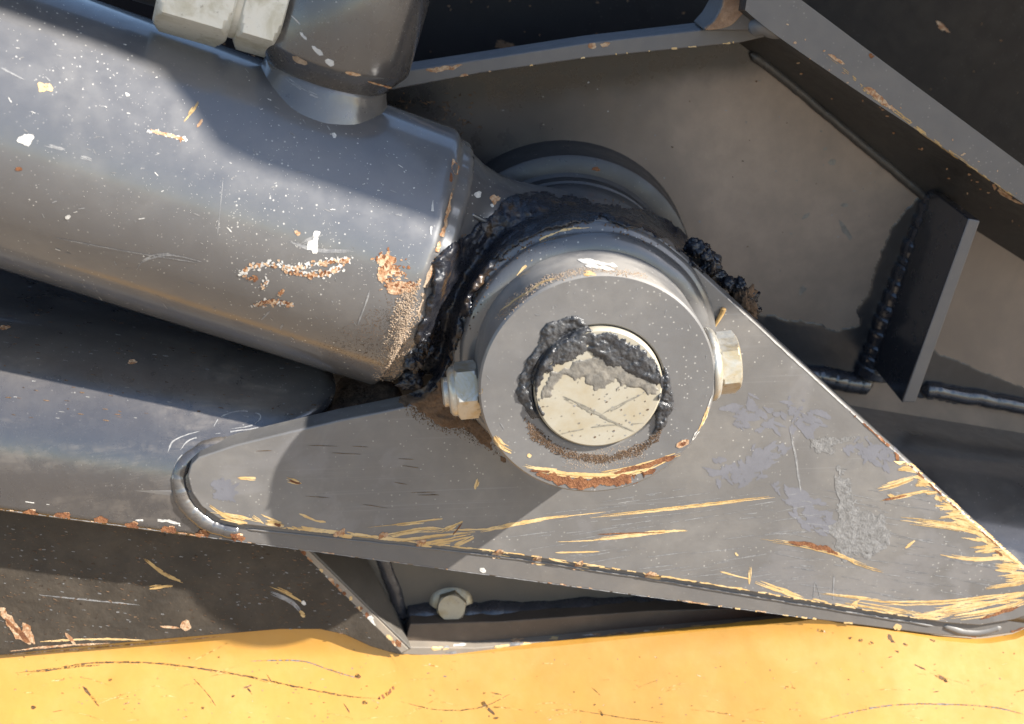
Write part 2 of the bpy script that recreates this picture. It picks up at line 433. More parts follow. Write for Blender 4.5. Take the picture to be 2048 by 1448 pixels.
# probe the endless profile for the rounded end of the cover
bmp = bmesh.new(); gg = [[bmp.verts.new(arm_pt(u * 0.01 - 0.1, S_END * j / 60)) for u in range(70)] for j in range(61)]
for j in range(60):
    for i in range(69): bmp.faces.new((gg[j][i], gg[j][i + 1], gg[j + 1][i + 1], gg[j + 1][i]))
BVH['arm_probe'] = BVHTree.FromBMesh(bmp); bmp.free()
endc = []
for x, y in smooth_px([(430, 905), (600, 846), (652, 815), (671, 780), (664, 745), (640, 712), (600, 690)], 6):
    h = hit(x, y, ['arm_probe'])
    if h: endc.append((arm_s(h[0]), (h[0] - A0).dot(ax)))
endc.sort()
def u_end(s):
    if s <= endc[0][0]: return endc[0][1]
    for a, b in zip(endc, endc[1:]):
        if a[0] <= s <= b[0]: return a[1] + (b[1] - a[1]) * (s - a[0]) / max(1e-6, b[0] - a[0])
    return endc[-1][1]
arm_sheet('cover', lambda s: -0.12, u_end, 0.0, S_END, key='cover', ns=60)
arm_sheet('cover', lambda s: 0.318, lambda s: 0.60, W0, S_END, key='cover_right')
side = [(-420, 965), (-420, 964.6), (0, 1021), (600, 1101), (1250, 1189), (1640, 1241), (1880, 1272), (1960, 1276), (2030, 1266), (2110, 1225), (2110, 1180), (1500, 1020), (0, 968)]
side = [(-420, 965)] + side[2:]
slab('side_plate', side, AY + 0.2, 19, 'side_paint', arm, bevel=0.9, key='side')
# gusset
GUS = [(398, 914), (470, 890), (560, 868), (680, 840), (770, 822), (815, 812), (850, 796), (882, 758), (900, 712)]
# head follows the pin collar's weld
hc = P(0, 0, 0)
head = []
for k in range(0, 23):
    a = math.radians(168 - k * (168 - 46) / 22)
    head.append(V((PX + 53.5 * MM * math.cos(a), 0, PZ + 53.5 * MM * math.sin(a))))
TIP = [(2048, 1137), (2100, 1186), (2104, 1206), (2080, 1222), (2030, 1240), (1960, 1252), (1890, 1247), (1600, 1201), (1300, 1151), (1000, 1106), (700, 1073), (560, 1058), (480, 1050), (436, 1038), (402, 1014), (382, 985), (374, 952), (381, 928)]
pts = [P(x, y, 0) for x, y in GUS] + head + [P(x, y, 0) for x, y in TIP]
link('gusset_plate', prism(pts, 12), 'gusset_paint', arm, bevel=0.9, key='gusset')
# weld round the gusset's left end and along its lower edge
wp = [(470, 884), (430, 893), (395, 905), (371, 925), (360, 952), (363, 985), (380, 1016), (406, 1040), (442, 1055), (492, 1062)]
wy = []
for x, y in wp:
    h = hit(x, y, ['cover', 'side']); wy.append((h[0].y / MM + 2.2) if h else 4.0)
bead('weld_bead', wp, wy, 4.0, 'arm_paint', arm, key='gweld', pitch=5.5, amp=0.06, wob=0.8)
bead('weld_bead', [(490, 1057), (700, 1080), (1000, 1113), (1300, 1158), (1600, 1208), (1870, 1252)], AY + 0.4, 0.7, 'side_paint', arm, pitch=3.5, amp=0.05)
bead('weld_bead', [(1880, 1246), (1925, 1262), (1965, 1262), (2010, 1250)], 3.0, 2.0, 'side_paint', arm, pitch=14, amp=0.03)
# pin collar: turned boss with a fillet weld
RC = 44.8
pco = link('pin_collar', lathe(PIN(0), -YA, [(-0.3, RC), (8, RC), (-COLLAR_Y - 0.9, RC), (-COLLAR_Y, RC - 0.8), (-COLLAR_Y, 25.6), (-COLLAR_Y - 0.6, 24.95), (2, 24.95)], 128, cap=False), 'collar_paint', arm, smooth=True, key='collar', ang=25)
def wj(h, t): return 0.35 * math.sin(9 * t) * 0.4 + 0.35 * noise.noise(V((math.cos(t) * 6, math.sin(t) * 6, h * 0.3)))
link('collar_weld', lathe(PIN(0), -YA, [(-0.3, 53.0), (1.0, 53.1), (2.2, 52.7), (3.0, 51.8), (3.5, 50.7), (4.0, 50.1), (4.8, 50.15), (6.2, 50.2), (7.4, 49.8), (8.6, 48.7), (9.4, 47.2), (9.9, 45.8), (10.1, 44.6)], 160, jitter=wj, cap=False), 'weld_paint', pco, smooth=True, key='cweld', ang=180)

# ------------------------------------------------------------------ pin, bolt, nut
bm = lathe(PIN(0), -YA, [(-110, 24.6), (38.6, 24.3), (39.4, 24.0), (40.0, 23.3)], 96)
pin = link('pivot_pin', bm, 'pin_zinc', None, smooth=True, key='pin', ang=30)
tag(pin, 'round pale zinc pivot pin end smeared with grey grease inside the collar', 'pin')
BY = -24.0
pl, pr = P(925, 782, BY), P(1448, 727, BY)
bax = (pr - pl).normalized()
bc = V((PX, BY * MM, PZ)); bc = bc + V((0, 0, 1)) * ((pl + (pr - pl) * 0.5).z - PZ) * 0.85
bolt = thing('retaining_bolt', 'zinc flange bolt head on the collar side facing the pointed gusset tip', 'bolt', bc + bax * 45 * MM)
link('bolt_flange', lathe(bc, bax, [(44.2, 6), (44.4, 13.6), (45.0, 14.3), (46.2, 14.3), (47.4, 13.4), (48.4, 11.0)], 48, ref=V((0, -1, 0))), 'bolt_zinc', bolt, smooth=True, ang=50)
link('bolt_head', hexprism(bc, bax, 47.5, 56.0, 12.4, 1.3, ref=V((0, -1, 0.95))), 'bolt_zinc', bolt, smooth=True, ang=25)
link('shank', lathe(bc, bax, [(-58.2, 4.6), (-57.5, 5.8), (44.8, 5.8)], 24), 'bolt_zinc', bolt, smooth=True, ang=40)
nut = thing('retaining_nut', 'zinc hex nut with rust stains on the collar side facing the cylinder', 'nut', bc - bax * 46 * MM)
nbo = link('nut_body', hexprism(bc, -bax, 44.0, 53.2, 11.3, 1.2, ref=V((0, -1, 0.02))), 'bolt_zinc', nut, smooth=True, ang=25)
link('nut_collar', lathe(bc, -bax, [(52.6, 9.6), (54.0, 9.7), (55.0, 9.2), (55.8, 8.0), (55.9, 6.2)], 40), 'bolt_zinc', nbo, smooth=True, ang=40)

# ------------------------------------------------------------------ hydraulic cylinder
CY = 42.0
tx = V((0.945, 0, -0.327)).normalized(); tw = V((0.327, 0, 0.945)).normalized()
ta, tb = P(400, 372, CY), PIN(CY)
tx = (tb - ta); tx.y = 0; tx.normalize(); tw = V((-tx.z, 0, tx.x))
RT = 56.0
cyl = thing('hydraulic_cylinder', 'grey hydraulic cylinder barrel with chipped paint welded to its pin eye', 'hydraulic cylinder', PIN(CY))
def bj(h, t):
    k = max(0, 1 - abs(h + 66) / 9)
    return k * (0.8 * noise.noise(V((math.cos(t) * 5, math.sin(t) * 5, h * 0.12))) + 0.3 * math.sin(t * 34))
prof = [(-360, RT), (-200, RT), (-120, RT), (-90, RT), (-80, RT), (-76, RT), (-74, RT + 0.1), (-72.6, RT - 0.2), (-71.6, RT - 0.9), (-70.8, RT - 2.4), (-69, RT - 3.2), (-66.5, RT - 3.6), (-64.6, RT - 4.6), (-63.4, RT - 6.6), (-62.8, RT - 10), (-62.4, RT - 20)]
link('barrel', lathe(PIN(CY), tx, prof, 160, jitter=bj), 'barrel_paint', cyl, smooth=True, key='barrel', ang=60)
# forged lug: neck lofted into the eye ring
def sup(h, d, e, n=48):
    out = []
    for i in range(n):
        t = 2 * math.pi * i / n; c, s_ = math.cos(t), math.sin(t)
        out.append((math.copysign(abs(c) ** (2 / e), c) * h, math.copysign(abs(s_) ** (2 / e), s_) * d))
    return out
loops = []
for u, h, d, e in [(-66, 50, 46, 2.2), (-62, 48.5, 42, 2.3), (-57, 46, 35, 2.6), (-50, 44.2, 29, 3), (-40, 43.5, 27, 3.6), (-30, 44.5, 25.5, 4.5), (-20, 46, 25, 5.5), (-8, 47.5, 25, 6.5)]:
    loops.append([PIN(CY) + tx * (u * MM) + tw * (a * MM) + YA * (b * MM) for a, b in sup(h, d, e)])
bm = bmesh.new(); ring_faces(bm, loops)
nko = link('neck', bm, 'lug_paint', cyl, smooth=True, key='neck', ang=70)
link('eye', lathe(PIN(CY), YA, [(-25.5, 25), (-25.5, 47), (-24.5, 49), (-22, 50), (22, 50), (25, 49), (25.5, 25)], 96, cap=False), 'lug_paint', cyl, smooth=True, key='eye', ang=40)
# cast figures on the neck
for (x, y, L_, a, wd) in [(957, 437, 40, 18, 9), (966, 452, 9, 100, 7), (958, 468, 34, 18, 9)]:
    h = hit(x, y, ['neck', 'eye'])
    if h:
        p, n, _ = h; t = (tx - n * tx.dot(n)).normalized(); b = n.cross(t)
        ca, sa = math.cos(math.radians(a - 18)), math.sin(math.radians(a - 18)); t2 = t * ca + b * sa; b2 = n.cross(t2)
        m = Matrix((t2, b2, n)).transposed().to_4x4(); m.translation = p
        bm = bmesh.new(); bmesh.ops.create_cube(bm, size=1.0, matrix=m @ Matrix.Diagonal((L_ * 0.21 * MM, wd * 0.21 * MM, 2.6 * MM, 1)))
        link('cast_mark', bm, 'lug_paint', nko, bevel=0.8, seg=3)
# port boss on the barrel
SB = P(654, 203, CY); bu = (SB - PIN(CY)).dot(tx)
PBC = PIN(CY) + tx * bu
def nj(h, t): return (0.6 * noise.noise(V((math.cos(t) * 3, math.sin(t) * 3, h * 0.1)))) if h < 62 else 0
pa = (tw + tx * -0.06).normalized()
pbo = link('port_boss', lathe(PBC, pa, [(58, 21), (60.4, 24.3), (68.6, 30.4), (69.4, 30.9), (70.2, 31.1), (104.2, 31.1), (105, 30.7), (111, 24), (111, 10)], 96), 'boss_paint', cyl, smooth=True, key='boss', ang=30)
link('port_neck', lathe(PBC, pa, [(44, 30), (50.5, 28.0), (53, 26.8), (55.5, 25.8), (57.5, 25.0), (59, 24.6), (60.5, 24.0), (61.8, 22)], 96, jitter=nj), 'weld_paint', pbo, smooth=True, key='pneck', ang=80)

fit = thing('hose_fitting', 'bright zinc hex hose fitting screwed into the side of the port boss', 'fitting', PBC + pa * 88 * MM - tx * 31 * MM)
FC = PBC + pa * (84 * MM) + V((0, -4 * MM, 0)); fx = (-tx + V((0, -0.10, -0.05))).normalized()
rf = V((0, -1, 0.55))
link('adapter_hex', hexprism(FC, fx, 22, 37.5, 23.5, 2.2, ref=rf), 'fitting_zinc', fit, smooth=True, ang=25)
link('thread_ring', lathe(FC, fx, [(36.5, 18.6), (37, 19.4), (40.5, 19.4), (41.5, 18.6)], 48), 'fitting_zinc', fit, smooth=True, ang=40)
link('hose_nut', hexprism(FC, fx, 40.0, 67.5, 25.0, 3.0, ref=rf), 'fitting_zinc', fit, smooth=True, ang=25)
link('hose_end', lathe(FC, fx, [(66, 16), (76, 16), (77, 14.5), (130, 14.5), (131, 13), (200, 13)], 32), 'rubber', fit, smooth=True, ang=40)

# ------------------------------------------------------------------ frame behind: plate, rear boss, flange, stiffener, rib
BKY = 96.0
frm = thing('frame', 'dusty grey welded frame plate with raised stiffeners behind the cylinder eye', 'frame', P(1500, 780, BKY))
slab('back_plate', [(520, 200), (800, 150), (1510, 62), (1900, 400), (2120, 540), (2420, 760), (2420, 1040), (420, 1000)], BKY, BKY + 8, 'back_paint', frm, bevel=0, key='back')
RB = 60.0
link('rear_boss', lathe(PIN(0), -YA, [(-BKY - 1, RB + 1.5), (-BKY + 2, RB + 0.6), (-BKY + 6, RB), (-78, RB), (-76.4, RB - 0.6), (-75.4, RB - 2.2), (-74.8, 52), (-73.5, 50.5), (-69, 50), (-68.4, 49), (-68.4, 24.8)], 128, cap=False), 'rear_boss_paint', frm, smooth=True, key='rboss', ang=30)
slab('upper_flange', [(690, 152), (830, 139), (1180, 85), (1430, 56), (1530, 44), (1548, 70), (1480, 86), (1170, 117), (960, 147), (790, 179), (690, 194)], 78, BKY, 'flange_paint', frm, bevel=0.7, key='uflange')
# diagonal stiffener, flat front and hollow inner side
st = []
F1 = smooth_px([(1505, -70), (1600, -2), (1760, 118), (1900, 222), (2048, 332), (2200, 445)], 6)
F2 = smooth_px([(1490, 20), (1552, 70), (1700, 172), (1860, 278), (2048, 408), (2200, 515)], 6)
B_ = smooth_px([(1440, 60), (1512, 112), (1680, 250), (1850, 392), (2048, 522), (2200, 620)], 6)
bm = bmesh.new(); loops = []
for f1, f2, b in zip(F1, F2, B_):
    p1, p2, pb = P(*f1, 50), P(*f2, 50), P(*b, BKY)
    lp = [p1, p2]
    for k in range(1, 8):
        t = k / 8; q = p2.lerp(pb, t); q = q + V((0.6, 0.0, 0.8)) * (math.sin(math.pi * t) * 3.2 * MM) + V((0, 4 * MM * math.sin(math.pi * t), 0))
        lp.append(q)
    lp += [pb, V((p1.x, BKY * MM, p1.z))]
    loops.append(lp)
ring_faces(bm, loops)
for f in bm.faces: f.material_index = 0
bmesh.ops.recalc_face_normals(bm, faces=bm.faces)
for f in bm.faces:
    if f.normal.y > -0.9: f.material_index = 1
link('diagonal_stiffener', bm, ['flange_paint', 'fillet_paint'], frm, smooth=True, ang=35, key='stiff')
bead('weld_bead', [(1500, 105), (1560, 150), (1680, 250), (1770, 325), (1856, 397)], BKY - 1, 2.4, 'fillet_paint', frm, pitch=9, amp=0.06)
# corner weld lump and torch-cut lug
bm = prism([P(x, y, 46) for x, y in [(1937, 436), (1962, 441), (1832, 806), (1803, 806)]], BKY); bm.normal_update()
bmesh.ops.recalc_face_normals(bm, faces=bm.faces)
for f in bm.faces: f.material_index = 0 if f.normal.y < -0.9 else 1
rbo = link('rib', bm, ['flange_paint', 'rib_weld_paint'], frm, bevel=1.0, key='rib')
bead('rib_weld', [(1886, 384), (1862, 440), (1838, 505), (1812, 570), (1786, 635), (1762, 700), (1740, 762)], BKY - 1, 9.5, 'rib_weld_paint', rbo, pitch=6.5, amp=0.13, key='ribweld', wob=1.0)
bead('seam_weld', [(1560, 735), (1640, 752), (1700, 763), (1745, 772)], BKY - 0.5, 5.5, 'rib_weld_paint', frm, pitch=7, amp=0.05, wob=1.0)
bead('seam_weld', [(1840, 778), (1920, 790), (2048, 812), (2200, 836)], BKY - 0.5, 4.5, 'rib_weld_paint', frm, pitch=8, amp=0.04, wob=1.0)
bead('corner_weld', [(1500, 62), (1520, 52), (1545, 60), (1570, 62)], [60, 56, 56, 58], 3.6, 'flange_paint', frm, pitch=9, amp=0.05, wob=1.0)
tlo = slab('torch_cut_lug', [(1408, 62), (1428, 40), (1445, 10), (1452, -30), (1560, -70), (1575, 0), (1545, 50), (1520, 62)], 70, 94, 'flange_paint', frm, bevel=1.0, key='lug')
slab('cut_face', [(1411, 60), (1430, 42), (1446, 12), (1454, -24), (1500, -22), (1497, 10), (1478, 36), (1455, 54)], 69, 72, 'scoured', tlo, bevel=0.8, smooth_n=4)

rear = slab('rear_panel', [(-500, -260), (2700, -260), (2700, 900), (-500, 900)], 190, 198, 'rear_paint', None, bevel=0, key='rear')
tag(rear, 'dark dirty panel deep behind the frame, rust chips near the barrel', 'panel')

# ------------------------------------------------------------------ guard panel, bracket, yellow body below
GY = 19.4
grd = slab('guard_panel', [(-300, 880), (-300, 1335), (0, 1311), (150, 1295), (300, 1281), (430, 1270), (560, 1259), (640, 1259), (690, 1270), (740, 1293), (790, 1308), (808, 1310), (790, 1290), (560, 1060), (500, 1000)], GY, GY + 3, 'guard_paint', None, bevel=0.5, key='guard')
tag(grd, 'black speckled guard plate with a wavy lower edge above the yellow body', 'panel')
brk = thing('bracket', 'dark pocket bracket with a chipped slanted edge holding the washer-faced bolt', 'bracket', P(900, 1300, 30))
# slanted side wall: front edge at 22, runs back and inward
e0, e1 = P(585, 1098, 20), P(800, 1306, 20)
bm = bmesh.new()
fw = [P(560, 1074, 20), P(800, 1308, 20), P(823, 1297, 20), P(596, 1074, 20)]
bw = [P(690, 1074, 40), P(808, 1296, 40), P(830, 1287, 40), P(712, 1074, 40)]
ring_faces(bm, [fw, bw])
swo = link('side_wall', bm, 'bracket_paint', brk, bevel=0.5)
link('worn_edge', prism([P(560, 1074, 19.6), P(799, 1307.5, 19.6), P(817, 1299, 19.6), P(590, 1074, 19.6)], 20.2), 'edge_wear', swo, bevel=0.2, key='wedge')
slab('floor_plate', [(690, 1060), (1720, 1060), (1720, 1290), (800, 1310)], 38, 42, 'bracket_paint', brk, bevel=0.3, key='bfloor')
bead('weld_bead', [(812, 1236), (900, 1231), (1050, 1227), (1250, 1216), (1500, 1206), (1640, 1200)], 38, 7.0, 'bracket_weld_paint', brk, pitch=9, amp=0.05, wob=1.5)
bead('weld_bead', [(742, 1040), (760, 1090), (778, 1150), (812, 1240)], 39.5, 3.6, 'bracket_weld_paint', brk, pitch=14, amp=0.03, wob=1.0)
slab('lip', [(806, 1296), (820, 1248), (1000, 1243), (1300, 1222), (1640, 1212), (1660, 1236), (1600, 1252), (1300, 1284), (1000, 1300)], 26, 38, 'lip_paint', brk, bevel=0.6, key='lip')
slab('lip_edge', [(800, 1309), (812, 1294), (950, 1296), (1130, 1281), (1300, 1265), (1500, 1248), (1640, 1235), (1645, 1243), (1560, 1252), (1380, 1270), (1200, 1289), (1000, 1304), (880, 1313)], 21, 31, 'edge_wear', brk, bevel=0.6, key='lipedge')
yel = bmesh.new()
g = []
YT = [(-300, 1235), (760, 1235), (812, 1304), (900, 1307), (1130, 1288), (1400, 1262), (1600, 1242), (1640, 1236), (1660, 1243), (1720, 1251), (1880, 1273), (1960, 1277), (2030, 1268), (2110, 1240), (2160, 1225), (2500, 1225)]
def ytop(x):
    for a, b in zip(YT, YT[1:]):
        if a[0] <= x <= b[0]: return a[1] + (b[1] - a[1]) * (x - a[0]) / (b[0] - a[0])
for j in range(25):
    v = j / 24
    row = []
    for i in range(109):
        px = -300 + 2700 * i / 108
        k = max(0, min(1, (px - 760) / 1000)); k = k * k * (3 - 2 * k)
        yb = 23.0 - 20.0 * k
        zt = P(px, ytop(px), yb); zg = P(px, 1306 - 62 * max(0, min(1.1, (px - 700) / 1340)), yb)
        z = zt.z - v * 0.10; q = zg.z - z; sp = (q + math.sqrt(q * q + 9e-6)) / 2
        row.append(yel.verts.new(V((zt.x, yb * MM - 0.55 * sp, z))))
    g.append(row)
for j in range(24):
    for i in range(108): yel.faces.new((g[j][i], g[j][i + 1], g[j + 1][i + 1], g[j + 1][i]))
BVH['yellow'] = BVHTree.FromBMesh(yel)
ret = bmesh.ops.extrude_face_region(yel, geom=yel.faces[:])
for v in [e for e in ret['geom'] if isinstance(e, bmesh.types.BMVert)]: v.co.y += 0.004
yo = link('body_panel', yel, 'yellow_paint', None, smooth=True, ang=40)
tag(yo, 'scratched yellow painted body panel along the bottom', 'panel')
fb = P(902, 1206, 38)
fbt = thing('flange_bolt', 'tarnished flange bolt in the pocket under the arm edge', 'bolt', fb)
link('bolt_flange', lathe(P(902, 1206, 38), V((0, -1, 0.28)), [(-4, 10.2), (0.8, 10.2), (1.6, 9.8), (2.4, 7.8), (3, 6)], 48), 'flange_zinc', fbt, smooth=True, ang=50, key='fbolt')
link('bolt_head', hexprism(P(902, 1206, 38), V((0, -1, 0.28)), 2.0, 8.0, 7.2, 0.9, ref=V((0.25, 0, 1))), 'flange_zinc', fbt, smooth=True, ang=25)

# ------------------------------------------------------------------ added plate overhead, out of view: edge shaped to shade the barrel's back
edge_px = [(-250, -60, 'barrel'), (0, 22, 'barrel'), (200, 90, 'barrel'), (330, 142, 'barrel'), (372, 180, 'barrel'), (390, 235, 'barrel'), (425, 290, 'barrel'), (500, 330, 'barrel'), (650, 378, 'barrel'), (840, 440, 'barrel')]
epts = []
for x, y, k in edge_px:
    h = hit(x, y, [k])
    if h: epts.append(h[0])
d_ = (epts[-1] - epts[-2]).normalized()
epts.append(PIN(-13) + V((0, 0, RC * MM)))
epts.append(PIN(-12) + V((0.040, 0, 0.024)))
epts.append(PIN(-2) + V((0.075, 0, 0.02)))
epts.append(P(1900, 985, 8))
epts.append(P(2400, 1400, 8))
epts.append(P(3200, 1900, 8))
bm = bmesh.new(); top = []; bot = []
for p in epts:
    a = p + SUN * 0.60
    b = a + V((0.0, 0.75, 0.18))
    top.append(bm.verts.new(a)); bot.append(bm.verts.new(b))
for i in range(len(epts) - 1): bm.faces.new((top[i], top[i + 1], bot[i + 1], bot[i]))
ret = bmesh.ops.extrude_face_region(bm, geom=bm.faces[:])
for v in [e for e in ret['geom'] if isinstance(e, bmesh.types.BMVert)]: v.co += V((0.01, 0.0, 0.03))
tag(link('shade_plate', bm, 'rear_paint'), 'unseen dark plate added overhead, shaped to shade the cylinder', 'plate')

# ================================================================== DETAIL
DEC = {}
OFF = {'smudge': 0.09, 'primer': 0.10, 'rust': 0.17, 'rust_pale': 0.16, 'white_scrape': 0.13, 'grey_scrape': 0.08, 'pale_blue_scuff': 0.06}
def dec(parent, mat):
    k = (parent.name, mat)
    if k not in DEC: DEC[k] = (parent, mat, bmesh.new())
    return DEC[k][2]
def place(bm, x, y, keys, off):
    h = hit(x, y, keys)
    if h is None: return None
    return bm.verts.new(h[0] + h[1] * (off * MM))
def quad_ok(vs, lim=0.012):
    if any(v is None for v in vs): return False
    return max((vs[0].co - v.co).length for v in vs) < lim
def stroke(parent, keys, mat, pts, w, jag=0.45, taper=0.5, gap=0.0):
    if mat in ('primer', 'grey_scrape', 'straw', 'film_grease', 'pin_scuff') and w >= 4.5 and len(pts) > 1 and math.dist(pts[0], pts[-1]) > w * 2:
        k = int(w / 1.8) + 1                                # many fine parallel scores make one scrape
        L = math.dist(pts[0], pts[-1]); dx, dy = (pts[-1][0] - pts[0][0]) / L, (pts[-1][1] - pts[0][1]) / L
        P2 = smooth_px(pts, 8)
        for q in range(k):
            o_ = (q / max(1, k - 1) - 0.5) * w * 0.9 + random.uniform(-0.6, 0.6)
            a = int(len(P2) * random.uniform(0, 0.35 if q != k // 2 else 0.02)); b = int(len(P2) * random.uniform(0.62 if q != k // 2 else 0.98, 1.0))
            sub = [(x - dy * o_ * (0.5 + 0.5 * math.sin(math.pi * min(1, (i + 1) / len(P2) * 1.6))), y + dx * o_) for i, (x, y) in enumerate(P2)][a:max(b, a + 3)]
            if len(sub) > 1: stroke1(parent, keys, 'straw' if mat == 'primer' and random.random() < 0.22 else mat, sub[::3] + ([sub[-1]] if (len(sub) - 1) % 3 else []), random.uniform(1.4, 3.2), 0.5, 0.7, gap)
        return
    stroke1(parent, keys, mat, pts, w, jag * 0.75, taper, gap)
def stroke1(parent, keys, mat, pts, w, jag=0.45, taper=0.5, gap=0.0):
    """a scrape: ragged strip lying on the surface"""
    bm = dec(parent, mat); off = OFF.get(mat, 0.12) + random.uniform(0, 0.02)
    path = smooth_px(pts, max(4, int(sum(math.dist(a, b) for a, b in zip(pts, pts[1:])) / len(pts) / 2.5))) if len(pts) > 1 else pts
    if len(path) < 2: return
    n = len(path); sd = random.uniform(0, 99); prev = None
    for i, (x, y) in enumerate(path):
        a, b = path[max(0, i - 1)], path[min(n - 1, i + 1)]
        dx, dy = b[0] - a[0], b[1] - a[1]; L = math.hypot(dx, dy) or 1; nx, ny = -dy / L, dx / L
        t = i / max(1, n - 1); e = min(1, t / max(0.02, taper * 0.5), (1 - t) / max(0.02, taper * 0.5)) ** 0.7 * 0.92 + 0.08
        r1 = w / 2 * e * max(0.06, 1 + jag * 2.2 * noise.noise(V((i * 0.21, sd, 0))) + jag * 1.3 * noise.noise(V((i * 0.9, sd, 9))))
        r2 = w / 2 * e * max(0.06, 1 + jag * 2.2 * noise.noise(V((i * 0.21, sd, 5))) + jag * 1.3 * noise.noise(V((i * 0.9, sd, 3))))
        if gap and noise.noise(V((i * 0.22, sd, 20))) < gap - 0.5: prev = None; continue
        cur = (place(bm, x + nx * r1, y + ny * r1, keys, off), place(bm, x - nx * r2, y - ny * r2, keys, off))
        if prev and quad_ok((prev[0], prev[1], cur[1], cur[0])): bm.faces.new((prev[0], prev[1], cur[1], cur[0]))
        prev = cur
def blob(parent, keys, mat, x, y, rx, ry, ang=0, rough=0.45, n=None):
    bm = dec(parent, mat); off = OFF.get(mat, 0.12) + random.uniform(0, 0.02)
    n = n or (40 if max(rx, ry) > 7 else 10); sd = random.uniform(0, 99); ca, sa = math.cos(math.radians(ang)), math.sin(math.radians(ang))
    rings = []
    for f in (0.5, 1.0):
        lp = []
        for k in range(n):
            t = 2 * math.pi * k / n
            r = f * max(0.3, 1 + rough * 1.3 * noise.noise(V((math.cos(t) * 0.9 + sd, math.sin(t) * 0.9, 0))) + rough * 0.45 * noise.noise(V((math.cos(t) * 2.6, math.sin(t) * 2.6, sd))) + rough * 0.25 * noise.noise(V((math.cos(t) * 7, math.sin(t) * 7, sd))))
            u, v = math.cos(t) * rx * r, math.sin(t) * ry * r
            lp.append(place(bm, x + u * ca - v * sa, y + u * sa + v * ca, keys, off))
        rings.append(lp)
    c = place(bm, x, y, keys, off)
    for k in range(n):
        j = (k + 1) % n
        if quad_ok((c, rings[0][k], rings[0][j])): bm.faces.new((c, rings[0][k], rings[0][j]))
        q = (rings[0][k], rings[1][k], rings[1][j], rings[0][j])
        if quad_ok(q): bm.faces.new(q)
def patchy(parent, keys, pts, w, n, mats, r0=1.2, r1=4.5):
    """a corroded spot: many small flakes in mixed tones along a line"""
    path = smooth_px(pts, 12)
    for k in range(n):
        x, y = random.choice(path); g_ = random.gauss(0, w * 0.27); a = random.uniform(0, 6.28)
        blob(parent, keys, random.choice(mats), x + g_ * math.cos(a), y + g_ * math.sin(a), random.uniform(r0, r1), random.uniform(r0, r1) * 0.75, random.uniform(0, 180), 0.5, 9)
def inside(poly, x, y):
    """signed distance in pixels, positive inside"""
    c = False; d = 1e9; m = len(poly); j = m - 1
    for i in range(m):
        xi, yi = poly[i]; xj, yj = poly[j]
        if (yi > y) != (yj > y) and x < (xj - xi) * (y - yi) / (yj - yi) + xi: c = not c
        vx, vy = xj - xi, yj - yi; L2 = vx * vx + vy * vy or 1
        t = max(0, min(1, ((x - xi) * vx + (y - yi) * vy) / L2))
        d = min(d, math.hypot(x - xi - t * vx, y - yi - t * vy)); j = i
    return d if c else -d
def smear(name, poly, keys, mat, hgt, scale=90, step=3.0, relax=2, jag=6.0, edge=9.0, label=None, cat=None, parent=None, plane=None, rough=1.0, base=0.35, bury=1.2):
    """a crust of grease or dirt: follows what lies under it, fills hollows, heaps up in lumps"""
    poly = smooth_px(poly, 4, True)
    x0, x1 = min(p[0] for p in poly) - 8, max(p[0] for p in poly) + 8
    y0, y1 = min(p[1] for p in poly) - 8, max(p[1] for p in poly) + 8
    nx, ny = int((x1 - x0) / step) + 1, int((y1 - y0) / step) + 1
    T = {}; D = {}
    sd = random.uniform(0, 50)
    for j in range(ny):
        for i in range(nx):
            x, y = x0 + i * step, y0 + j * step
            d = inside(poly, x, y) + jag * (fbm(V((x * 0.03, y * 0.03, sd)), 4) )
            if d < -step * 1.5: continue
            if plane:
                p = P(x, y, plane(x, y)); t = (p - CAM).length
            else:
                h = hit(x, y, keys)
                if h is None: continue
                t = h[2]
            T[i, j] = t; D[i, j] = d
    for _ in range(relax):
        N = {}
        for (i, j), t in T.items():
            s_, c_ = t, 1
            for di, dj in ((1, 0), (-1, 0), (0, 1), (0, -1)):
                q = T.get((i + di, j + dj))
                if q is not None: s_ += q; c_ += 1
            N[i, j] = min(t, s_ / c_) if relax > 4 else s_ / c_
        T = N
    bm = bmesh.new(); vs = {}
    for (i, j), t in T.items():
        x, y = x0 + i * step, y0 + j * step; dr = pix(x, y); p = CAM + dr * t; d = D[i, j]
        if d <= 0: t += bury * MM
        else:
            k = min(1, d / edge) ** 0.6
            q = p * scale
            f = base + (1 - base) * (0.5 + 0.75 * fbm(q, 5, 0.65 / rough) + 0.35 * (0.5 - abs(noise.noise(q * 2.3 + V((7, 1, 3))))))
            t -= hgt * MM * k * max(-0.1, f)
        vs[i, j] = bm.verts.new(CAM + dr * t)
    for (i, j) in T:
        q = [vs.get(k) for k in ((i, j), (i + 1, j), (i + 1, j + 1), (i, j + 1))]
        if all(q) and max((q[0].co - v.co).length for v in q) < 0.02: bm.faces.new(q)
    bmesh.ops.delete(bm, geom=[v for v in bm.verts if not v.link_faces], context='VERTS')
    for f in bm.faces: f.smooth = True
    o = link(name, bm, mat, parent, smooth=True, ang=180, key=name + mat + str(len(BVH)))
    o['kind'] = 'stuff'
    if label: tag(o, label, cat)
    return o
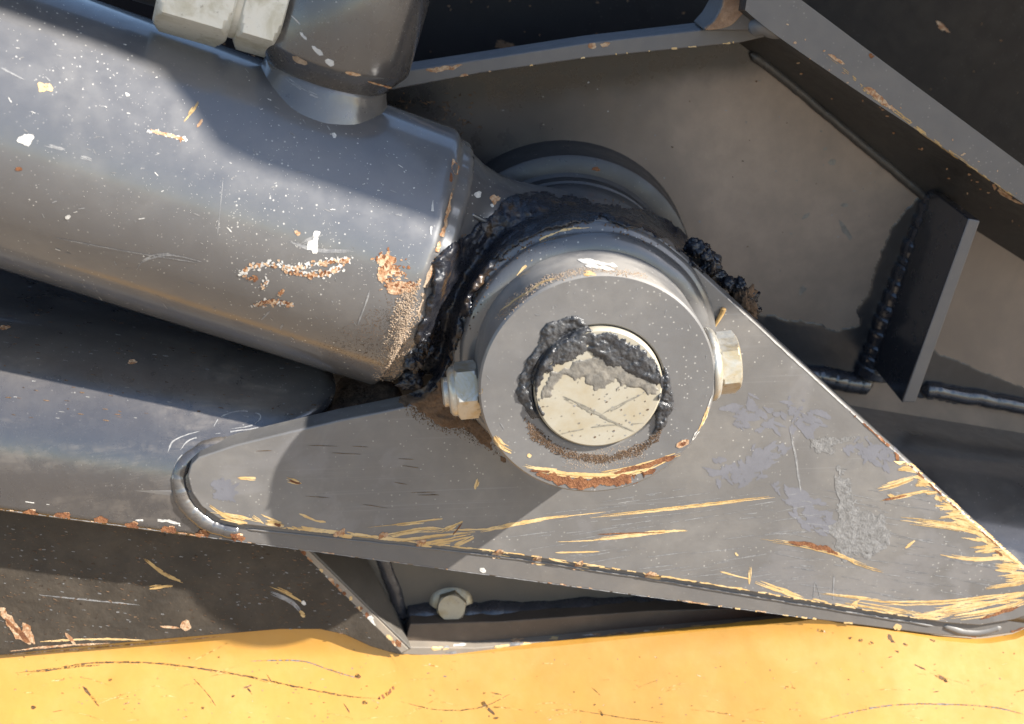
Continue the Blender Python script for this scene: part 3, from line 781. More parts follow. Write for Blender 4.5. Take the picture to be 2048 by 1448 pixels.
def grains(name, poly, keys, mat, n, r0, r1, parent=None, label=None, cat=None, soft=20.0, lift=0.2):
    bm = bmesh.new(); x0, x1 = min(p[0] for p in poly), max(p[0] for p in poly); y0, y1 = min(p[1] for p in poly), max(p[1] for p in poly)
    c = 0; tries = 0
    while c < n and tries < n * 12:
        tries += 1
        x, y = random.uniform(x0, x1), random.uniform(y0, y1); d = inside(poly, x, y)
        if d < 0 or random.random() > min(1, d / soft): continue
        h = hit(x, y, keys)
        if h is None: continue
        r = random.uniform(r0, r1) * MM; p = h[0] + h[1] * (r * lift)
        a, u, w = frame(h[1]); rot = random.uniform(0, 6.28)
        ring = [bm.verts.new(p + (u * math.cos(rot + k * 1.2566) + w * math.sin(rot + k * 1.2566)) * r * random.uniform(0.7, 1.2)) for k in range(5)]
        top = bm.verts.new(p + h[1] * r * random.uniform(0.5, 1.0)); bot = bm.verts.new(p - h[1] * r * 0.5)
        for k in range(5):
            bm.faces.new((ring[k], ring[(k + 1) % 5], top)); bm.faces.new((ring[(k + 1) % 5], ring[k], bot))
        c += 1
    o = link(name, bm, mat, parent); o['kind'] = 'stuff'
    if label: tag(o, label, cat)
    return o
def clumps(name, items, mat, label=None, cat=None, parent=None, amp=0.55, freq=220, stuff=True, sub=4):
    bm = bmesh.new()
    for (p, rx, ry, rz) in items:
        r = bmesh.ops.create_icosphere(bm, subdivisions=sub, radius=1.0); sd = V((random.uniform(0, 9), random.uniform(0, 9), 0))
        q = random.uniform(0, 6)
        for v in r['verts']:
            c = v.co.copy(); k = 1 + amp * fbm(c * 1.6 + sd, 5, 0.6)
            c *= k; c = V((c.x * rx * MM, c.y * ry * MM, c.z * rz * MM))
            v.co = p + c
    for f in bm.faces: f.smooth = True
    o = link(name, bm, mat, parent, smooth=True, ang=180)
    if stuff: o['kind'] = 'stuff'
    if label: tag(o, label, cat)
    return o

def nm(o): return bpy.data.objects[o]
G, S_, B, CO = ['gusset'], ['side', 'cover', 'gweld'], ['barrel'], ['collar']
ALLF = ['gusset', 'side', 'cover', 'collar', 'cweld']
# ---- gusset scrapes
for pts, w in [
    ([(418, 1012), (455, 1035), (500, 1048)], 7), ([(420, 1025), (470, 1032), (520, 1045)], 5), ([(440, 1038), (500, 1048)], 8), ([(505, 1032), (530, 1048)], 5),
    ([(530, 1045), (572, 1050)], 11), ([(522, 1028), (560, 1045)], 4), ([(598, 1027), (630, 1040), (652, 1044)], 4), ([(572, 1052), (640, 1061), (690, 1066)], 7),
    ([(475, 955), (515, 957)], 6), ([(572, 958), (606, 967)], 9), ([(956, 957), (950, 981)], 7), ([(735, 1055), (830, 1045), (890, 1038)], 4.5),
    ([(750, 1078), (840, 1060), (905, 1062)], 10), ([(770, 1086), (850, 1075), (960, 1064)], 5), ([(820, 1094), (900, 1080), (950, 1070)], 8), ([(860, 1092), (905, 1084)], 7),
    ([(880, 1065), (930, 1040)], 7), ([(905, 1094), (952, 1072)], 8), ([(900, 1060), (1010, 1057)], 3), ([(700, 1069), (760, 1074)], 5),
    ([(960, 1062), (1030, 1048), (1110, 1035), (1220, 1022)], 6), ([(1180, 1035), (1300, 1022), (1450, 1005), (1558, 993)], 5), ([(1115, 1082), (1200, 1078), (1330, 1063), (1378, 1060)], 6.5),
    ([(1110, 1105), (1200, 1103)], 3), ([(1520, 1078), (1600, 1090), (1680, 1110), (1720, 1128), (1770, 1143)], 8), ([(1440, 1143), (1500, 1158)], 3), ([(1510, 1162), (1560, 1180), (1612, 1198)], 8),
    ([(1500, 1133), (1499, 1172)], 5), ([(1640, 1187), (1750, 1200), (1830, 1212)], 5), ([(1760, 1205), (1900, 1203), (2060, 1180)], 8), ([(1690, 1203), (1800, 1222), (1900, 1240)], 7),
    ([(1900, 1236), (2000, 1220), (2075, 1190)], 14), ([(1850, 1230), (1960, 1195)], 4), ([(1700, 1213), (1722, 1198)], 5), ([(1880, 1225), (1990, 1205), (2070, 1185)], 6),
    ([(1794, 903), (1800, 930)], 20), ([(1803, 932), (1850, 942)], 16), ([(1755, 977), (1800, 965), (1848, 945)], 12), ([(1760, 1001), (1810, 991), (1862, 980)], 7), ([(1835, 960), (1872, 975)], 14),
    ([(1888, 1000), (1925, 1018)], 13), ([(1800, 1040), (1900, 1052), (1992, 1075)], 13), ([(1900, 1030), (1965, 1046)], 16), ([(1950, 1065), (2005, 1092)], 20), ([(1880, 1108), (1950, 1118), (2030, 1112)], 6),
    ([(1990, 1132), (2056, 1140)], 18), ([(1970, 1177), (2060, 1162)], 7), ([(2010, 1155), (2070, 1152)], 16), ([(1810, 1095), (1832, 1080)], 5), ([(1930, 1040), (1985, 1072)], 12), ([(2000, 1105), (2040, 1128)], 16),
    ([(1470, 1105), (1476, 1112)], 4), ([(1775, 988), (1790, 994)], 6), ([(1870, 990), (1885, 1005)], 8)]:
    stroke(arm, G, 'primer', pts, w, jag=0.55, taper=0.5)
for k in range(46):                                        # ragged yellow edge of the tip
    t = random.random() ** 0.7; x = 1800 + 270 * t; y = 905 + 232 * t + 9
    L = random.uniform(12, 70) * (0.4 + t); a = random.uniform(-0.12, 0.22)
    stroke(arm, G, 'primer', [(x, y), (x - L * math.cos(a) * 0.5, y - L * math.sin(a) * 0.5), (x - L, y - L * math.sin(a) + random.uniform(-3, 3))], random.uniform(2, 7), jag=0.6, taper=0.9)
for k in range(40):
    t = random.random(); x = 1880 + 190 * t; y = 1240 - 46 * t + random.uniform(-14, 0); L = random.uniform(30, 140)
    stroke(arm, G, 'primer', [(x, y), (x - L, y + random.uniform(-4, 8) + L * 0.1)], random.uniform(1.2, 3.5), jag=0.5, taper=0.8, gap=0.25)
for pts, w in [([(1575, 1083), (1640, 1094), (1676, 1108)], 10), ([(578, 960), (602, 967)], 4), ([(1195, 1068), (1330, 1064)], 2.5), ([(1765, 1000), (1815, 990)], 3), ([(1792, 908), (1797, 922)], 6),
               ([(1960, 1238), (2040, 1212)], 8), ([(905, 1070), (925, 1045)], 3), ([(1990, 1100), (2005, 1112)], 6), ([(1848, 938), (1860, 950)], 5), ([(548, 1047), (562, 1051)], 6)]:
    stroke(arm, G, 'rust', pts, w, jag=0.6)
for x, y in [(680, 1066), (765, 1071), (842, 1085), (995, 1108), (1072, 1120), (1157, 1131), (1300, 1149)]:
    blob(arm, G + ['side'], 'rust_pale', x, y, 12, 6, -28, 0.5)
    blob(arm, G + ['side'], 'primer', x + 8, y + 6, 14, 4, 7, 0.6)
stroke(arm, G, 'primer', [(560, 1055), (700, 1070), (1000, 1103), (1300, 1148), (1600, 1198), (1850, 1238)], 2.2, jag=0.9, gap=0.35, taper=0.05)
for k in range(60):
    t = random.random(); x = 560 + 1290 * t; y = 1053 + 185 * t ** 1.12; L = random.uniform(6, 40)
    stroke(arm, G, 'primer', [(x, y - random.uniform(0, 5)), (x + L, y + L * 0.12 - random.uniform(0, 4))], random.uniform(1.2, 3.4), jag=0.7)
stroke(arm, G, 'white_scrape', [(1450, 592), (1600, 730), (1760, 876), (1900, 1003), (2046, 1135)], 2.6, jag=0.5, gap=0.22, taper=0.05)  # scraped edge, with the bevel's sunlit bright line painted in
stroke(arm, G, 'rust', [(1700, 822), (1800, 913), (1900, 1005), (2000, 1096)], 3.0, jag=0.9, gap=0.35, taper=0.05)
for k in range(170):                                       # fine scuffs
    x, y = random.uniform(1050, 2000), random.uniform(985, 1215)
    if inside([(1000, 1080), (1100, 990), (1560, 985), (1780, 950), (2030, 1140), (1900, 1230), (1500, 1175)], x, y) < 0: continue
    a = math.radians(-8 if x < 1600 else 9) + random.gauss(0, 0.04); L = random.uniform(40, 190)
    stroke(arm, G, 'grey_scrape', [(x - L / 2 * math.cos(a), y - L / 2 * math.sin(a)), (x + L / 2 * math.cos(a), y + L / 2 * math.sin(a))], random.uniform(0.7, 1.7), jag=0.5, taper=0.9, gap=0.3)
for pts, w in [([(1626, 1198), (1631, 1165), (1642, 1200)], 2), ([(1666, 1200), (1668, 1150)], 2.5), ([(1580, 860), (1592, 920), (1602, 985)], 4), ([(1690, 955), (1682, 1040)], 3)]:
    stroke(arm, G, 'grey_scrape', pts, w)
for x, y, rx, ry, a in [(1640, 892, 22, 14, 40), (1678, 880, 34, 7, -10), (1682, 942, 9, 9, 0), (1690, 1005, 18, 40, -20), (1712, 1055, 40, 36, 20), (1735, 1092, 30, 24, 10), (1700, 1100, 22, 20, 0), (1760, 1075, 16, 30, 15)]:
    blob(arm, G, 'smudge', x, y, rx, ry, a, 0.75, 60)
    for q in range(int(rx * ry / 40)): blob(arm, G, 'smudge', x + random.gauss(0, rx * 0.7), y + random.gauss(0, ry * 0.7), random.uniform(1, 5), random.uniform(1, 3), random.uniform(0, 180), 0.6)
for x, y, rx, ry, a in [(1480, 940, 62, 22, -8), (1520, 915, 40, 20, -30), (1600, 1000, 60, 14, 30), (1590, 840, 50, 30, 10), (1500, 830, 34, 24, 0), (1740, 905, 38, 20, 20), (1640, 1040, 50, 18, 40), (455, 985, 14, 12, 0)]:
    for q in range(34):
        u_, v_ = random.gauss(0, rx * 0.55), random.gauss(0, ry * 0.6); ca, sa = math.cos(math.radians(a)), math.sin(math.radians(a))
        blob(arm, G, 'pale_blue_scuff', x + u_ * ca - v_ * sa, y + u_ * sa + v_ * ca, random.uniform(2, 17), random.uniform(1.5, 9), a + random.gauss(0, 30), 0.8)
for k in range(12):
    stroke(arm, G, 'dark_scratch', [(x := random.uniform(480, 900), y := random.uniform(890, 1010)), (x + random.uniform(20, 60), y + random.uniform(-2, 8))], 1.2, jag=0.5, taper=0.9)
# side plate and cover edge chips
for x, y in [(60, 1026), (128, 1031), (200, 1040), (266, 1050), (338, 1060), (404, 1067), (475, 1074)]:
    blob(arm, S_, 'rust', x, y + 1, 14, 8, 10, 0.5); blob(arm, S_, 'rust_pale', x + 4, y - 3, 7, 5, 0, 0.5)
stroke(arm, S_, 'grey_scrape', [(0, 1019), (300, 1059), (600, 1099), (1000, 1153), (1250, 1187), (1640, 1239)], 1.6, jag=0.6, gap=0.12, taper=0.02)
stroke(arm, S_, 'rust_pale', [(0, 1018), (300, 1058), (600, 1098), (1000, 1152), (1250, 1186), (1640, 1238)], 1.8, jag=0.9, gap=0.7, taper=0.02)
stroke(arm, S_, 'primer', [(1355, 1200), (1480, 1218), (1640, 1239), (1800, 1260)], 3.5, jag=0.9, gap=0.5, taper=0.1)
for pts, w in [([(270, 1040), (330, 1041), (366, 1050)], 5), ([(30, 1000), (120, 1012)], 2), ([(340, 1045), (362, 1052)], 5)]: stroke(arm, S_, 'white_scrape', pts, w, jag=0.8, gap=0.4)
blob(arm, ['side'], 'white_scrape', 966, 1141, 6, 6); blob(arm, ['side'], 'primer', 1796, 1254, 9, 6)
stroke(arm, ['side', 'gweld'], 'rust', [(1930, 1270), (1990, 1272), (2048, 1255)], 6, jag=0.7)
# curling paint lines on the cover
for pts in [[(425, 860), (440, 835), (480, 822), (520, 830), (505, 850), (460, 858)], [(430, 868), (500, 858), (570, 848)], [(360, 900), (380, 880), (420, 870)], [(345, 960), (350, 930), (368, 905)], [(335, 905), (350, 880), (400, 862)]]:
    stroke(arm, ['cover', 'gweld'], 'grey_scrape', pts, 2.6, jag=0.7, gap=0.25)
for k in range(220):
    x, y = random.uniform(0, 640), random.uniform(560, 840); L = random.uniform(3, 14)
    stroke(arm, ['cover'], random.choice(['dirt', 'smudge', 'dark_dirt', 'dirt']), [(x, y), (x + L, y + L * 0.14 + random.uniform(-1, 1))], random.uniform(0.8, 2.2), jag=0.6)
for x, y in [(10, 656), (265, 724)]: blob(arm, ['cover'], 'rust_pale', x, y, 9, 5)
# ---- collar
for m, pts, w in [('primer', [(1045, 932), (1110, 946), (1200, 952), (1280, 941), (1348, 910)], 11), ('rust', [(1072, 947), (1120, 959), (1190, 966), (1260, 957), (1312, 938)], 17),
                  ('primer', [(1195, 948), (1280, 932), (1368, 904)], 8), ('rust', [(1228, 946), (1290, 931), (1352, 911)], 9), ('primer', [(1052, 936), (1120, 940)], 5), ('rust', [(1060, 941), (1100, 943)], 4),
                  ('primer', [(988, 872), (1003, 890), (1026, 903)], 15), ('primer', [(1055, 908), (1062, 914)], 7), ('rust_pale', [(1352, 893), (1378, 880)], 11), ('rust', [(1360, 890), (1372, 884)], 6),
                  ('white_scrape', [(1385, 880), (1408, 840), (1424, 790)], 5), ('primer', [(1395, 862), (1412, 828), (1420, 800)], 5),
                  ('white_scrape', [(1155, 520), (1200, 527), (1235, 534)], 8), ('white_scrape', [(1170, 531), (1230, 541)], 7), ('primer', [(1165, 546), (1195, 549)], 9), ('primer', [(1000, 622), (1080, 568), (1110, 558)], 4), ('primer', [(958, 782), (964, 786)], 9)]:
    stroke(arm, CO, m, pts, w, jag=0.55, taper=0.35)
for k in range(60):
    a = random.uniform(0, 6.28); r = random.uniform(135, 225); x, y = 1196 + r * math.cos(a), 768 + r * 0.91 * math.sin(a); L = random.uniform(3, 14)
    stroke(arm, CO, 'grey_scrape', [(x, y), (x + L * random.uniform(-1, 1), y + L * random.uniform(-1, 1))], random.uniform(0.8, 1.8))
grains('dust_grains', [(985, 640), (1020, 590), (1090, 550), (1190, 525), (1290, 545), (1300, 560), (1180, 545), (1080, 575), (1010, 640)], CO, 'sand', 1500, 0.12, 0.32, arm, soft=8)
for pts in [[(955, 700), (1000, 590), (1090, 495)], [(1040, 500), (1120, 462), (1180, 455)]]: stroke(arm, ['cweld', 'gusset'], 'primer', pts, 3, jag=0.9, gap=0.5)
# ---- barrel
for m, pts, w in [('rust_pale', [(305, 264), (345, 273), (368, 280)], 6), ('straw', [(397, 202), (382, 225), (366, 245)], 6), ('rust_pale', [(405, 238), (394, 255)], 5),
                  ('grey_scrape', [(88, 290), (135, 300)], 6), ('grey_scrape', [(160, 312), (186, 322)], 7), ('grey_scrape', [(578, 480), (632, 500), (718, 502)], 6), ('grey_scrape', [(600, 487), (650, 468)], 8), ('grey_scrape', [(273, 540), (290, 520), (340, 509), (410, 525)], 5), ('grey_scrape', [(110, 475), (250, 502), (400, 526)], 1.6),
                  ('grey_scrape', [(0, 135), (50, 160)], 3), ('grey_scrape', [(522, 640), (540, 622)], 3), ('grey_scrape', [(560, 660), (566, 648)], 4), ('grey_scrape', [(716, 650), (730, 610), (740, 580)], 3), ('grey_scrape', [(435, 470), (446, 360)], 1.5)]:
    stroke(cyl, B, m, pts, w, jag=0.5, taper=0.35)
WR = ['white_scrape', 'white_scrape', 'rust_pale']; RR = ['rust', 'rust_pale', 'rust_pale']
for pts, w, n, m in [([(484, 546), (503, 535), (548, 527), (600, 545)], 20, 110, WR), ([(600, 545), (650, 546), (682, 532)], 18, 70, WR), ([(575, 535), (640, 527), (700, 519)], 15, 90, WR), ([(488, 552), (510, 560), (512, 549)], 12, 26, RR), ([(545, 532), (600, 549), (640, 550), (676, 540)], 11, 80, RR), ([(640, 528), (697, 519)], 9, 34, RR),
                     ([(524, 574), (536, 560)], 12, 22, WR), ([(508, 609), (545, 605), (585, 610)], 14, 60, WR), ([(518, 608), (548, 602), (582, 607)], 10, 60, RR), ([(558, 592), (566, 580)], 7, 14, RR), ([(765, 512), (775, 530), (800, 548)], 40, 130, ['rust_pale', 'rust_pale', 'rust', 'white_scrape']), ([(768, 560), (795, 575), (830, 570)], 28, 110, RR), ([(298, 262), (340, 272), (372, 280)], 9, 44, WR)]:
    patchy(cyl, B, pts, w, n, m)
for m, x, y, rx, ry, a in [('primer', 88, 174, 13, 9, 20), ('rust_pale', 92, 172, 6, 5, 0), ('white_scrape', 52, 279, 14, 13, 0), ('white_scrape', 628, 488, 9, 16, 10), ('white_scrape', 632, 470, 7, 7, 0), ('rust_pale', 774, 528, 19, 17, 40), ('rust_pale', 800, 575, 28, 11, -5),
                           ('rust_pale', 596, 466, 6, 5, 0), ('white_scrape', 137, 434, 6, 5, 0), ('white_scrape', 668, 270, 5, 5, 0), ('rust', 38, 337, 6, 4, 0), ('white_scrape', 255, 190, 5, 4, 20), ('rust_pale', 765, 548, 10, 14, 0)]:
    blob(cyl, B, m, x, y, rx, ry, a, 0.6)
for k in range(170):
    x = random.uniform(0, 840); y = random.uniform(60, 700) ; L = random.uniform(2, 16); a = random.uniform(-0.5, 1.2)
    stroke(cyl, B, random.choice(['grey_scrape', 'grey_scrape', 'smudge', 'smudge', 'white_scrape']), [(x, y), (x + L * math.cos(a), y + L * math.sin(a))], random.uniform(0.8, 2.2), jag=0.6)
for k in range(750):                                       # pale dust flecks
    x = random.gauss(520, 260); y = x * 0.345 + random.gauss(230, 110)
    blob(cyl, B, 'white_scrape', x, y, random.uniform(0.35, 0.95), random.uniform(0.35, 0.9), 0, 0.3, 5)
for pts, m, w in [([(905, 318), (912, 345), (905, 380)], 'rust_pale', 8), ([(903, 385), (892, 440), (875, 500), (858, 560)], 'rust_pale', 7), ([(900, 345), (902, 365)], 'rust', 8), ([(866, 520), (845, 600), (838, 640)], 'sand', 7), ([(862, 470), (866, 400)], 'white_scrape', 4)]:
    stroke(cyl, ['barrel'], m, pts, w, jag=0.9, gap=0.25)
for m, pts, w in [('white_scrape', [(600, 64), (614, 80)], 6), ('white_scrape', [(624, 92), (646, 110)], 9), ('white_scrape', [(650, 120), (668, 130)], 9), ('rust_pale', [(690, 144), (722, 150)], 6), ('rust_pale', [(735, 162), (790, 178)], 4), ('sand', [(585, 112), (615, 128)], 9), ('sand', [(680, 186), (740, 196)], 12), ('white_scrape', [(582, 30), (602, 50)], 2)]:
    stroke(cyl, ['boss'], m, pts, w, jag=0.6)
stroke(cyl, ['pneck'], 'grey_scrape', [(570, 155), (605, 178), (650, 200)], 6, jag=0.9, gap=0.3)
for m, x, y, r in [('white_scrape', 955, 390, 7), ('rust_pale', 990, 400, 9), ('white_scrape', 985, 410, 5), ('rust_pale', 1010, 408, 4)]: blob(cyl, ['neck', 'eye'], m, x, y, r, r, 0, 0.7)
# ---- frame
stroke(frm, ['uflange'], 'primer', [(795, 177), (1000, 141), (1170, 116), (1300, 102), (1480, 84)], 3.5, jag=0.9, gap=0.55, taper=0.03)
stroke(frm, ['uflange'], 'rust_pale', [(852, 140), (885, 138), (925, 130)], 10, jag=0.8)
for x, y in [(982, 146), (930, 152), (1185, 92), (1210, 90)]: blob(frm, ['uflange'], 'rust_pale', x, y, 8, 5)
stroke(frm, ['stiff'], 'straw', [(1640, 105), (1700, 150), (1735, 185), (1790, 222), (1850, 268), (1950, 338), (2048, 405)], 5, jag=0.9, gap=0.45, taper=0.05)
for pts, w in [([(1730, 175), (1762, 200), (1790, 220)], 11), ([(1985, 368), (2010, 388), (2046, 408)], 9), ([(1655, 108), (1690, 128)], 6)]: stroke(frm, ['stiff'], 'rust_pale', pts, w, jag=0.8)
blob(frm, ['stiff'], 'rust', 1744, 111, 6, 6)
for k in range(40):
    x, y = random.uniform(1560, 2040), 0; t = (x - 1550) / 500; y = 60 + 350 * t + random.uniform(-30, 60)
    blob(frm, ['stiff'], 'rust_pale', x, y, random.uniform(1, 3.5), random.uniform(1, 2.5), 0, 0.6)
for x, y, rx, ry, a in [(1692, 462, 6, 20, -30), (1690, 410, 9, 3.5, 0), (1605, 580, 6, 10, 30), (1612, 432, 8, 3, -40), (1665, 325, 8, 6, 0), (1802, 475, 5, 5, 0), (1650, 298, 4, 3, 0)]: blob(frm, ['back'], 'film_grease', x, y, rx, ry, a)
for k in range(110): blob(frm, ['back'], random.choice(['dark_dirt', 'film_grease', 'grey_scrape']), random.uniform(1000, 1900), random.uniform(160, 740), random.uniform(0.8, 2.6), random.uniform(0.8, 2), 0, 0.5)
for k in range(60):
    x, y = random.uniform(800, 960), random.uniform(185, 270); stroke(frm, ['back'], random.choice(['dark_dirt', 'dirt']), [(x, y), (x + random.uniform(-8, 8), y + random.uniform(-6, 6)), (x + random.uniform(-10, 10), y + random.uniform(-6, 6))], 2, jag=0.6)
blob(frm, ['rboss'], 'rust', 1192, 338, 8, 4)
for m, x, y, rx, ry, a in [('rust_pale', 490, 118, 18, 7, -15), ('rust_pale', 380, 78, 18, 8, 20), ('dirt', 340, 70, 20, 9, 0), ('dirt', 440, 80, 12, 5, 30), ('dirt', 120, 5, 22, 6, 0), ('dirt', 1010, 90, 20, 8, 10), ('rust_pale', 1885, 55, 16, 5, 40)]: blob(rear, ['rear'], m, x, y, rx, ry, a, 0.7)
for k in range(50): blob(rear, ['rear'], 'dirt', random.uniform(200, 2040), random.uniform(0, 200), random.uniform(1, 4), random.uniform(1, 3))
# ---- guard panel, bracket
for m, pts, w in [('straw', [(287, 1115), (320, 1142), (350, 1158), (368, 1165)], 6), ('straw', [(298, 1176), (350, 1169)], 6), ('straw', [(540, 1172), (580, 1188), (612, 1210)], 7), ('grey_scrape', [(540, 1184), (580, 1202), (605, 1225)], 8), ('primer', [(598, 1222), (612, 1232)], 8), ('white_scrape', [(603, 1203), (612, 1209)], 8),
                  ('rust_pale', [(0, 1215), (25, 1250), (62, 1288)], 18), ('rust', [(10, 1235), (35, 1262), (60, 1285)], 9), ('rust_pale', [(45, 1245), (70, 1288)], 12), ('primer', [(80, 1283), (180, 1278), (290, 1280)], 4), ('rust_pale', [(130, 1265), (152, 1290)], 7), ('grey_scrape', [(80, 1190), (180, 1200), (280, 1210)], 2.5), ('rust_pale', [(20, 1302), (120, 1291), (220, 1286)], 4), ('rust_pale', [(320, 1252), (360, 1256)], 4)]:
    stroke(grd, ['guard'], m, pts, w, jag=0.6, taper=0.6)
blob(grd, ['guard'], 'rust_pale', 372, 1250, 9, 11)
for k in range(700):
    x, y = random.uniform(0, 740), random.uniform(1050, 1290); a = random.uniform(0.0, 0.35); L = random.uniform(1.5, 9)
    stroke(grd, ['guard'], random.choice(['dark_dirt', 'dirt', 'smudge', 'dirt']), [(x, y), (x + L * math.cos(a), y + L * math.sin(a))], random.uniform(0.8, 2.2), jag=0.5)
for k in range(26):
    t = random.random(); x, y = 595 + 212 * t + random.uniform(-5, 7), 1102 + 200 * t; blob(brk, ['wedge'], random.choice(['rust', 'rust_pale', 'primer', 'white_scrape']), x, y, random.uniform(3, 9), random.uniform(2, 6), 45, 0.6)
for k in range(50):
    t = random.random(); x = 820 + 780 * t; y = 1306 - 62 * t + random.uniform(-9, 6); blob(brk, ['lipedge'], random.choice(['rust_pale', 'primer', 'grey_scrape', 'white_scrape']), x, y, random.uniform(4, 18), random.uniform(1.5, 4), -5, 0.7)
# ---- yellow panel
for m, pts, w in [('dark_scratch', [(30, 1346), (110, 1337), (200, 1325), (330, 1328), (480, 1350), (600, 1375), (700, 1393), (762, 1397)], 3.2), ('dark_scratch', [(60, 1345), (150, 1334), (200, 1330)], 3), ('rust', [(755, 1398), (775, 1388), (792, 1372)], 7), ('dark_scratch', [(800, 1403), (880, 1420), (960, 1415), (1020, 1388)], 2),
                  ('dark_scratch', [(165, 1372), (182, 1392), (198, 1413)], 5), ('dark_scratch', [(385, 1355), (410, 1382), (432, 1412)], 2.2), ('dark_scratch', [(962, 1402), (972, 1414), (990, 1430)], 6), ('dark_scratch', [(1776, 1268), (1784, 1284), (1797, 1306)], 8), ('dark_scratch', [(1825, 1328), (1852, 1341)], 6), ('dark_scratch', [(1870, 1351), (1896, 1364)], 6), ('rust_pale', [(1620, 1256), (1668, 1267)], 6),
                  ('film_grease', [(1640, 1440), (1750, 1415), (1850, 1408), (1980, 1414), (2060, 1432)], 3), ('pale_blue_scuff', [(500, 1322), (600, 1322), (660, 1340), (720, 1358)], 2.5), ('dark_scratch', [(1150, 1420), (1250, 1436), (1330, 1446)], 1.6), ('rust_pale', [(0, 1311), (150, 1299), (300, 1286), (450, 1272)], 3)]:
    stroke(yo, ['yellow'], m, pts, w, jag=0.6, taper=0.4)
for x, y, r in [(1700, 1276, 4), (1720, 1281, 6), (1742, 1286, 6), (1864, 1280, 7), (1810, 1290, 5), (66, 1415, 5), (220, 1360, 4), (405, 1416, 4), (466, 1392, 4), (715, 1352, 6), (730, 1405, 6)]: blob(yo, ['yellow'], 'dark_scratch', x, y, r, r * 0.7)
for k in range(170): blob(yo, ['yellow'], random.choice(['dark_scratch', 'rust_pale', 'film_grease']), random.uniform(0, 2048), random.uniform(1300, 1448), random.uniform(0.8, 3), random.uniform(0.7, 2), 0, 0.5)

for k in range(60):
    x, y = random.uniform(0, 2048), random.uniform(1320, 1448); L = random.uniform(20, 120); a = random.gauss(0.05, 0.25)
    stroke(yo, ['yellow'], 'yellow_scuff', [(x, y), (x + L * 0.5, y + L * 0.5 * math.sin(a) - 3), (x + L * math.cos(a), y + L * math.sin(a))], random.uniform(0.8, 2.4), jag=0.7, gap=0.25, taper=0.9)
for k in range(26):
    x, y = random.uniform(0, 2048), random.uniform(1310, 1448); L = random.uniform(5, 26); a = random.uniform(-0.4, 1.2)
    stroke(yo, ['yellow'], random.choice(['dark_scratch', 'rust_pale']), [(x, y), (x + L * math.cos(a), y + L * math.sin(a))], random.uniform(1, 4), jag=0.8)
# ---- grease, dirt, grit
ALLG = ['barrel', 'neck', 'eye', 'gusset', 'cweld', 'rboss', 'collar']
smear('grease', [(868, 530), (900, 490), (942, 470), (968, 440), (1010, 410), (1090, 398), (1150, 405), (1240, 412), (1330, 440), (1395, 492), (1440, 545), (1400, 535), (1330, 480), (1250, 448), (1170, 440), (1080, 464), (1010, 510), (960, 575), (930, 640), (908, 710), (885, 755), (850, 792), (815, 782), (822, 730), (845, 640)],
      ALLG, 'grease', 4.6, 75, 2.6, 30, 12, 14, 'shiny black grease packed between the cylinder end and the gusset head', 'grease', rough=0.8, base=0.3)
smear('grease', [(985, 425), (1010, 400), (1060, 388), (1130, 392), (1180, 405), (1140, 428), (1080, 446), (1030, 474), (985, 524), (945, 510), (955, 465)], ALLG, 'grease', 5.2, 60, 2.6, 14, 8, 14, 'smooth blue-black grease smear on the eye neck', 'grease', base=0.4)
grains('grease_crumbs', [(840, 620), (880, 500), (960, 440), (1090, 385), (1250, 395), (1380, 460), (1440, 540), (1330, 500), (1170, 455), (1000, 540), (930, 680), (870, 780), (815, 790)], ALLG, 'dirt', 1100, 0.15, 0.5, arm, soft=12)
smear('dirt', [(790, 770), (835, 745), (870, 700), (890, 690), (905, 720), (890, 765), (912, 800), (935, 845), (900, 858), (860, 838), (825, 815), (800, 800)], ALLG, 'dirt', 2.2, 200, 2.6, 8, 8, 14, 'dry brown dirt caked under the hex nut', 'dirt', base=0.3)
grains('dirt_grains', [(800, 790), (850, 770), (900, 760), (940, 835), (990, 880), (1010, 925), (930, 880), (860, 862), (810, 830)], ['gusset'], 'dirt', 2600, 0.10, 0.30, arm, soft=26)
smear('dirt', [(925, 838), (965, 845), (985, 890), (1010, 920), (965, 890), (935, 860)], ['gusset'], 'dirt', 0.5, 260, 2.6, 2, 8, 14, 'thin brown dust fan on the gusset below the nut', 'dirt', base=0.1)
smear('dirt', [(430, 900), (520, 868), (600, 848), (655, 815), (676, 770), (700, 755), (780, 765), (803, 790), (800, 818), (700, 838), (600, 862), (500, 886)], None, 'dark_dirt', 4.0, 120, 3.0, 0, 2, 10, 'dark brown dirt lying in the hollow of the arm', 'dirt', plane=lambda x, y: 13 + max(0, (905 - (x - 430) * 0.24) - y) * 0.55)
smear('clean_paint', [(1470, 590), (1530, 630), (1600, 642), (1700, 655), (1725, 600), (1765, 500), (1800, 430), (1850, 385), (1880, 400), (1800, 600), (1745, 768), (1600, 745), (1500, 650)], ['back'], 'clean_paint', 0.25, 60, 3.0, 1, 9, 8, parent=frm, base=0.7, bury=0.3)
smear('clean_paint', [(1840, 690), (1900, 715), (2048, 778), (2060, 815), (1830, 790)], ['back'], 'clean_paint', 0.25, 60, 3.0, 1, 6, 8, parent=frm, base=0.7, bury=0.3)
# barrel's sandy end
grains('sand_grains', [(800, 560), (845, 560), (838, 640), (820, 720), (800, 775), (740, 760), (760, 690), (785, 620)], ['barrel'], 'sand', 2600, 0.12, 0.42, cyl, soft=30)
grains('sand_grains', [(600, 690), (700, 640), (800, 560), (838, 600), (800, 775), (700, 745)], ['barrel'], 'dirt', 1800, 0.08, 0.2, cyl, soft=60)
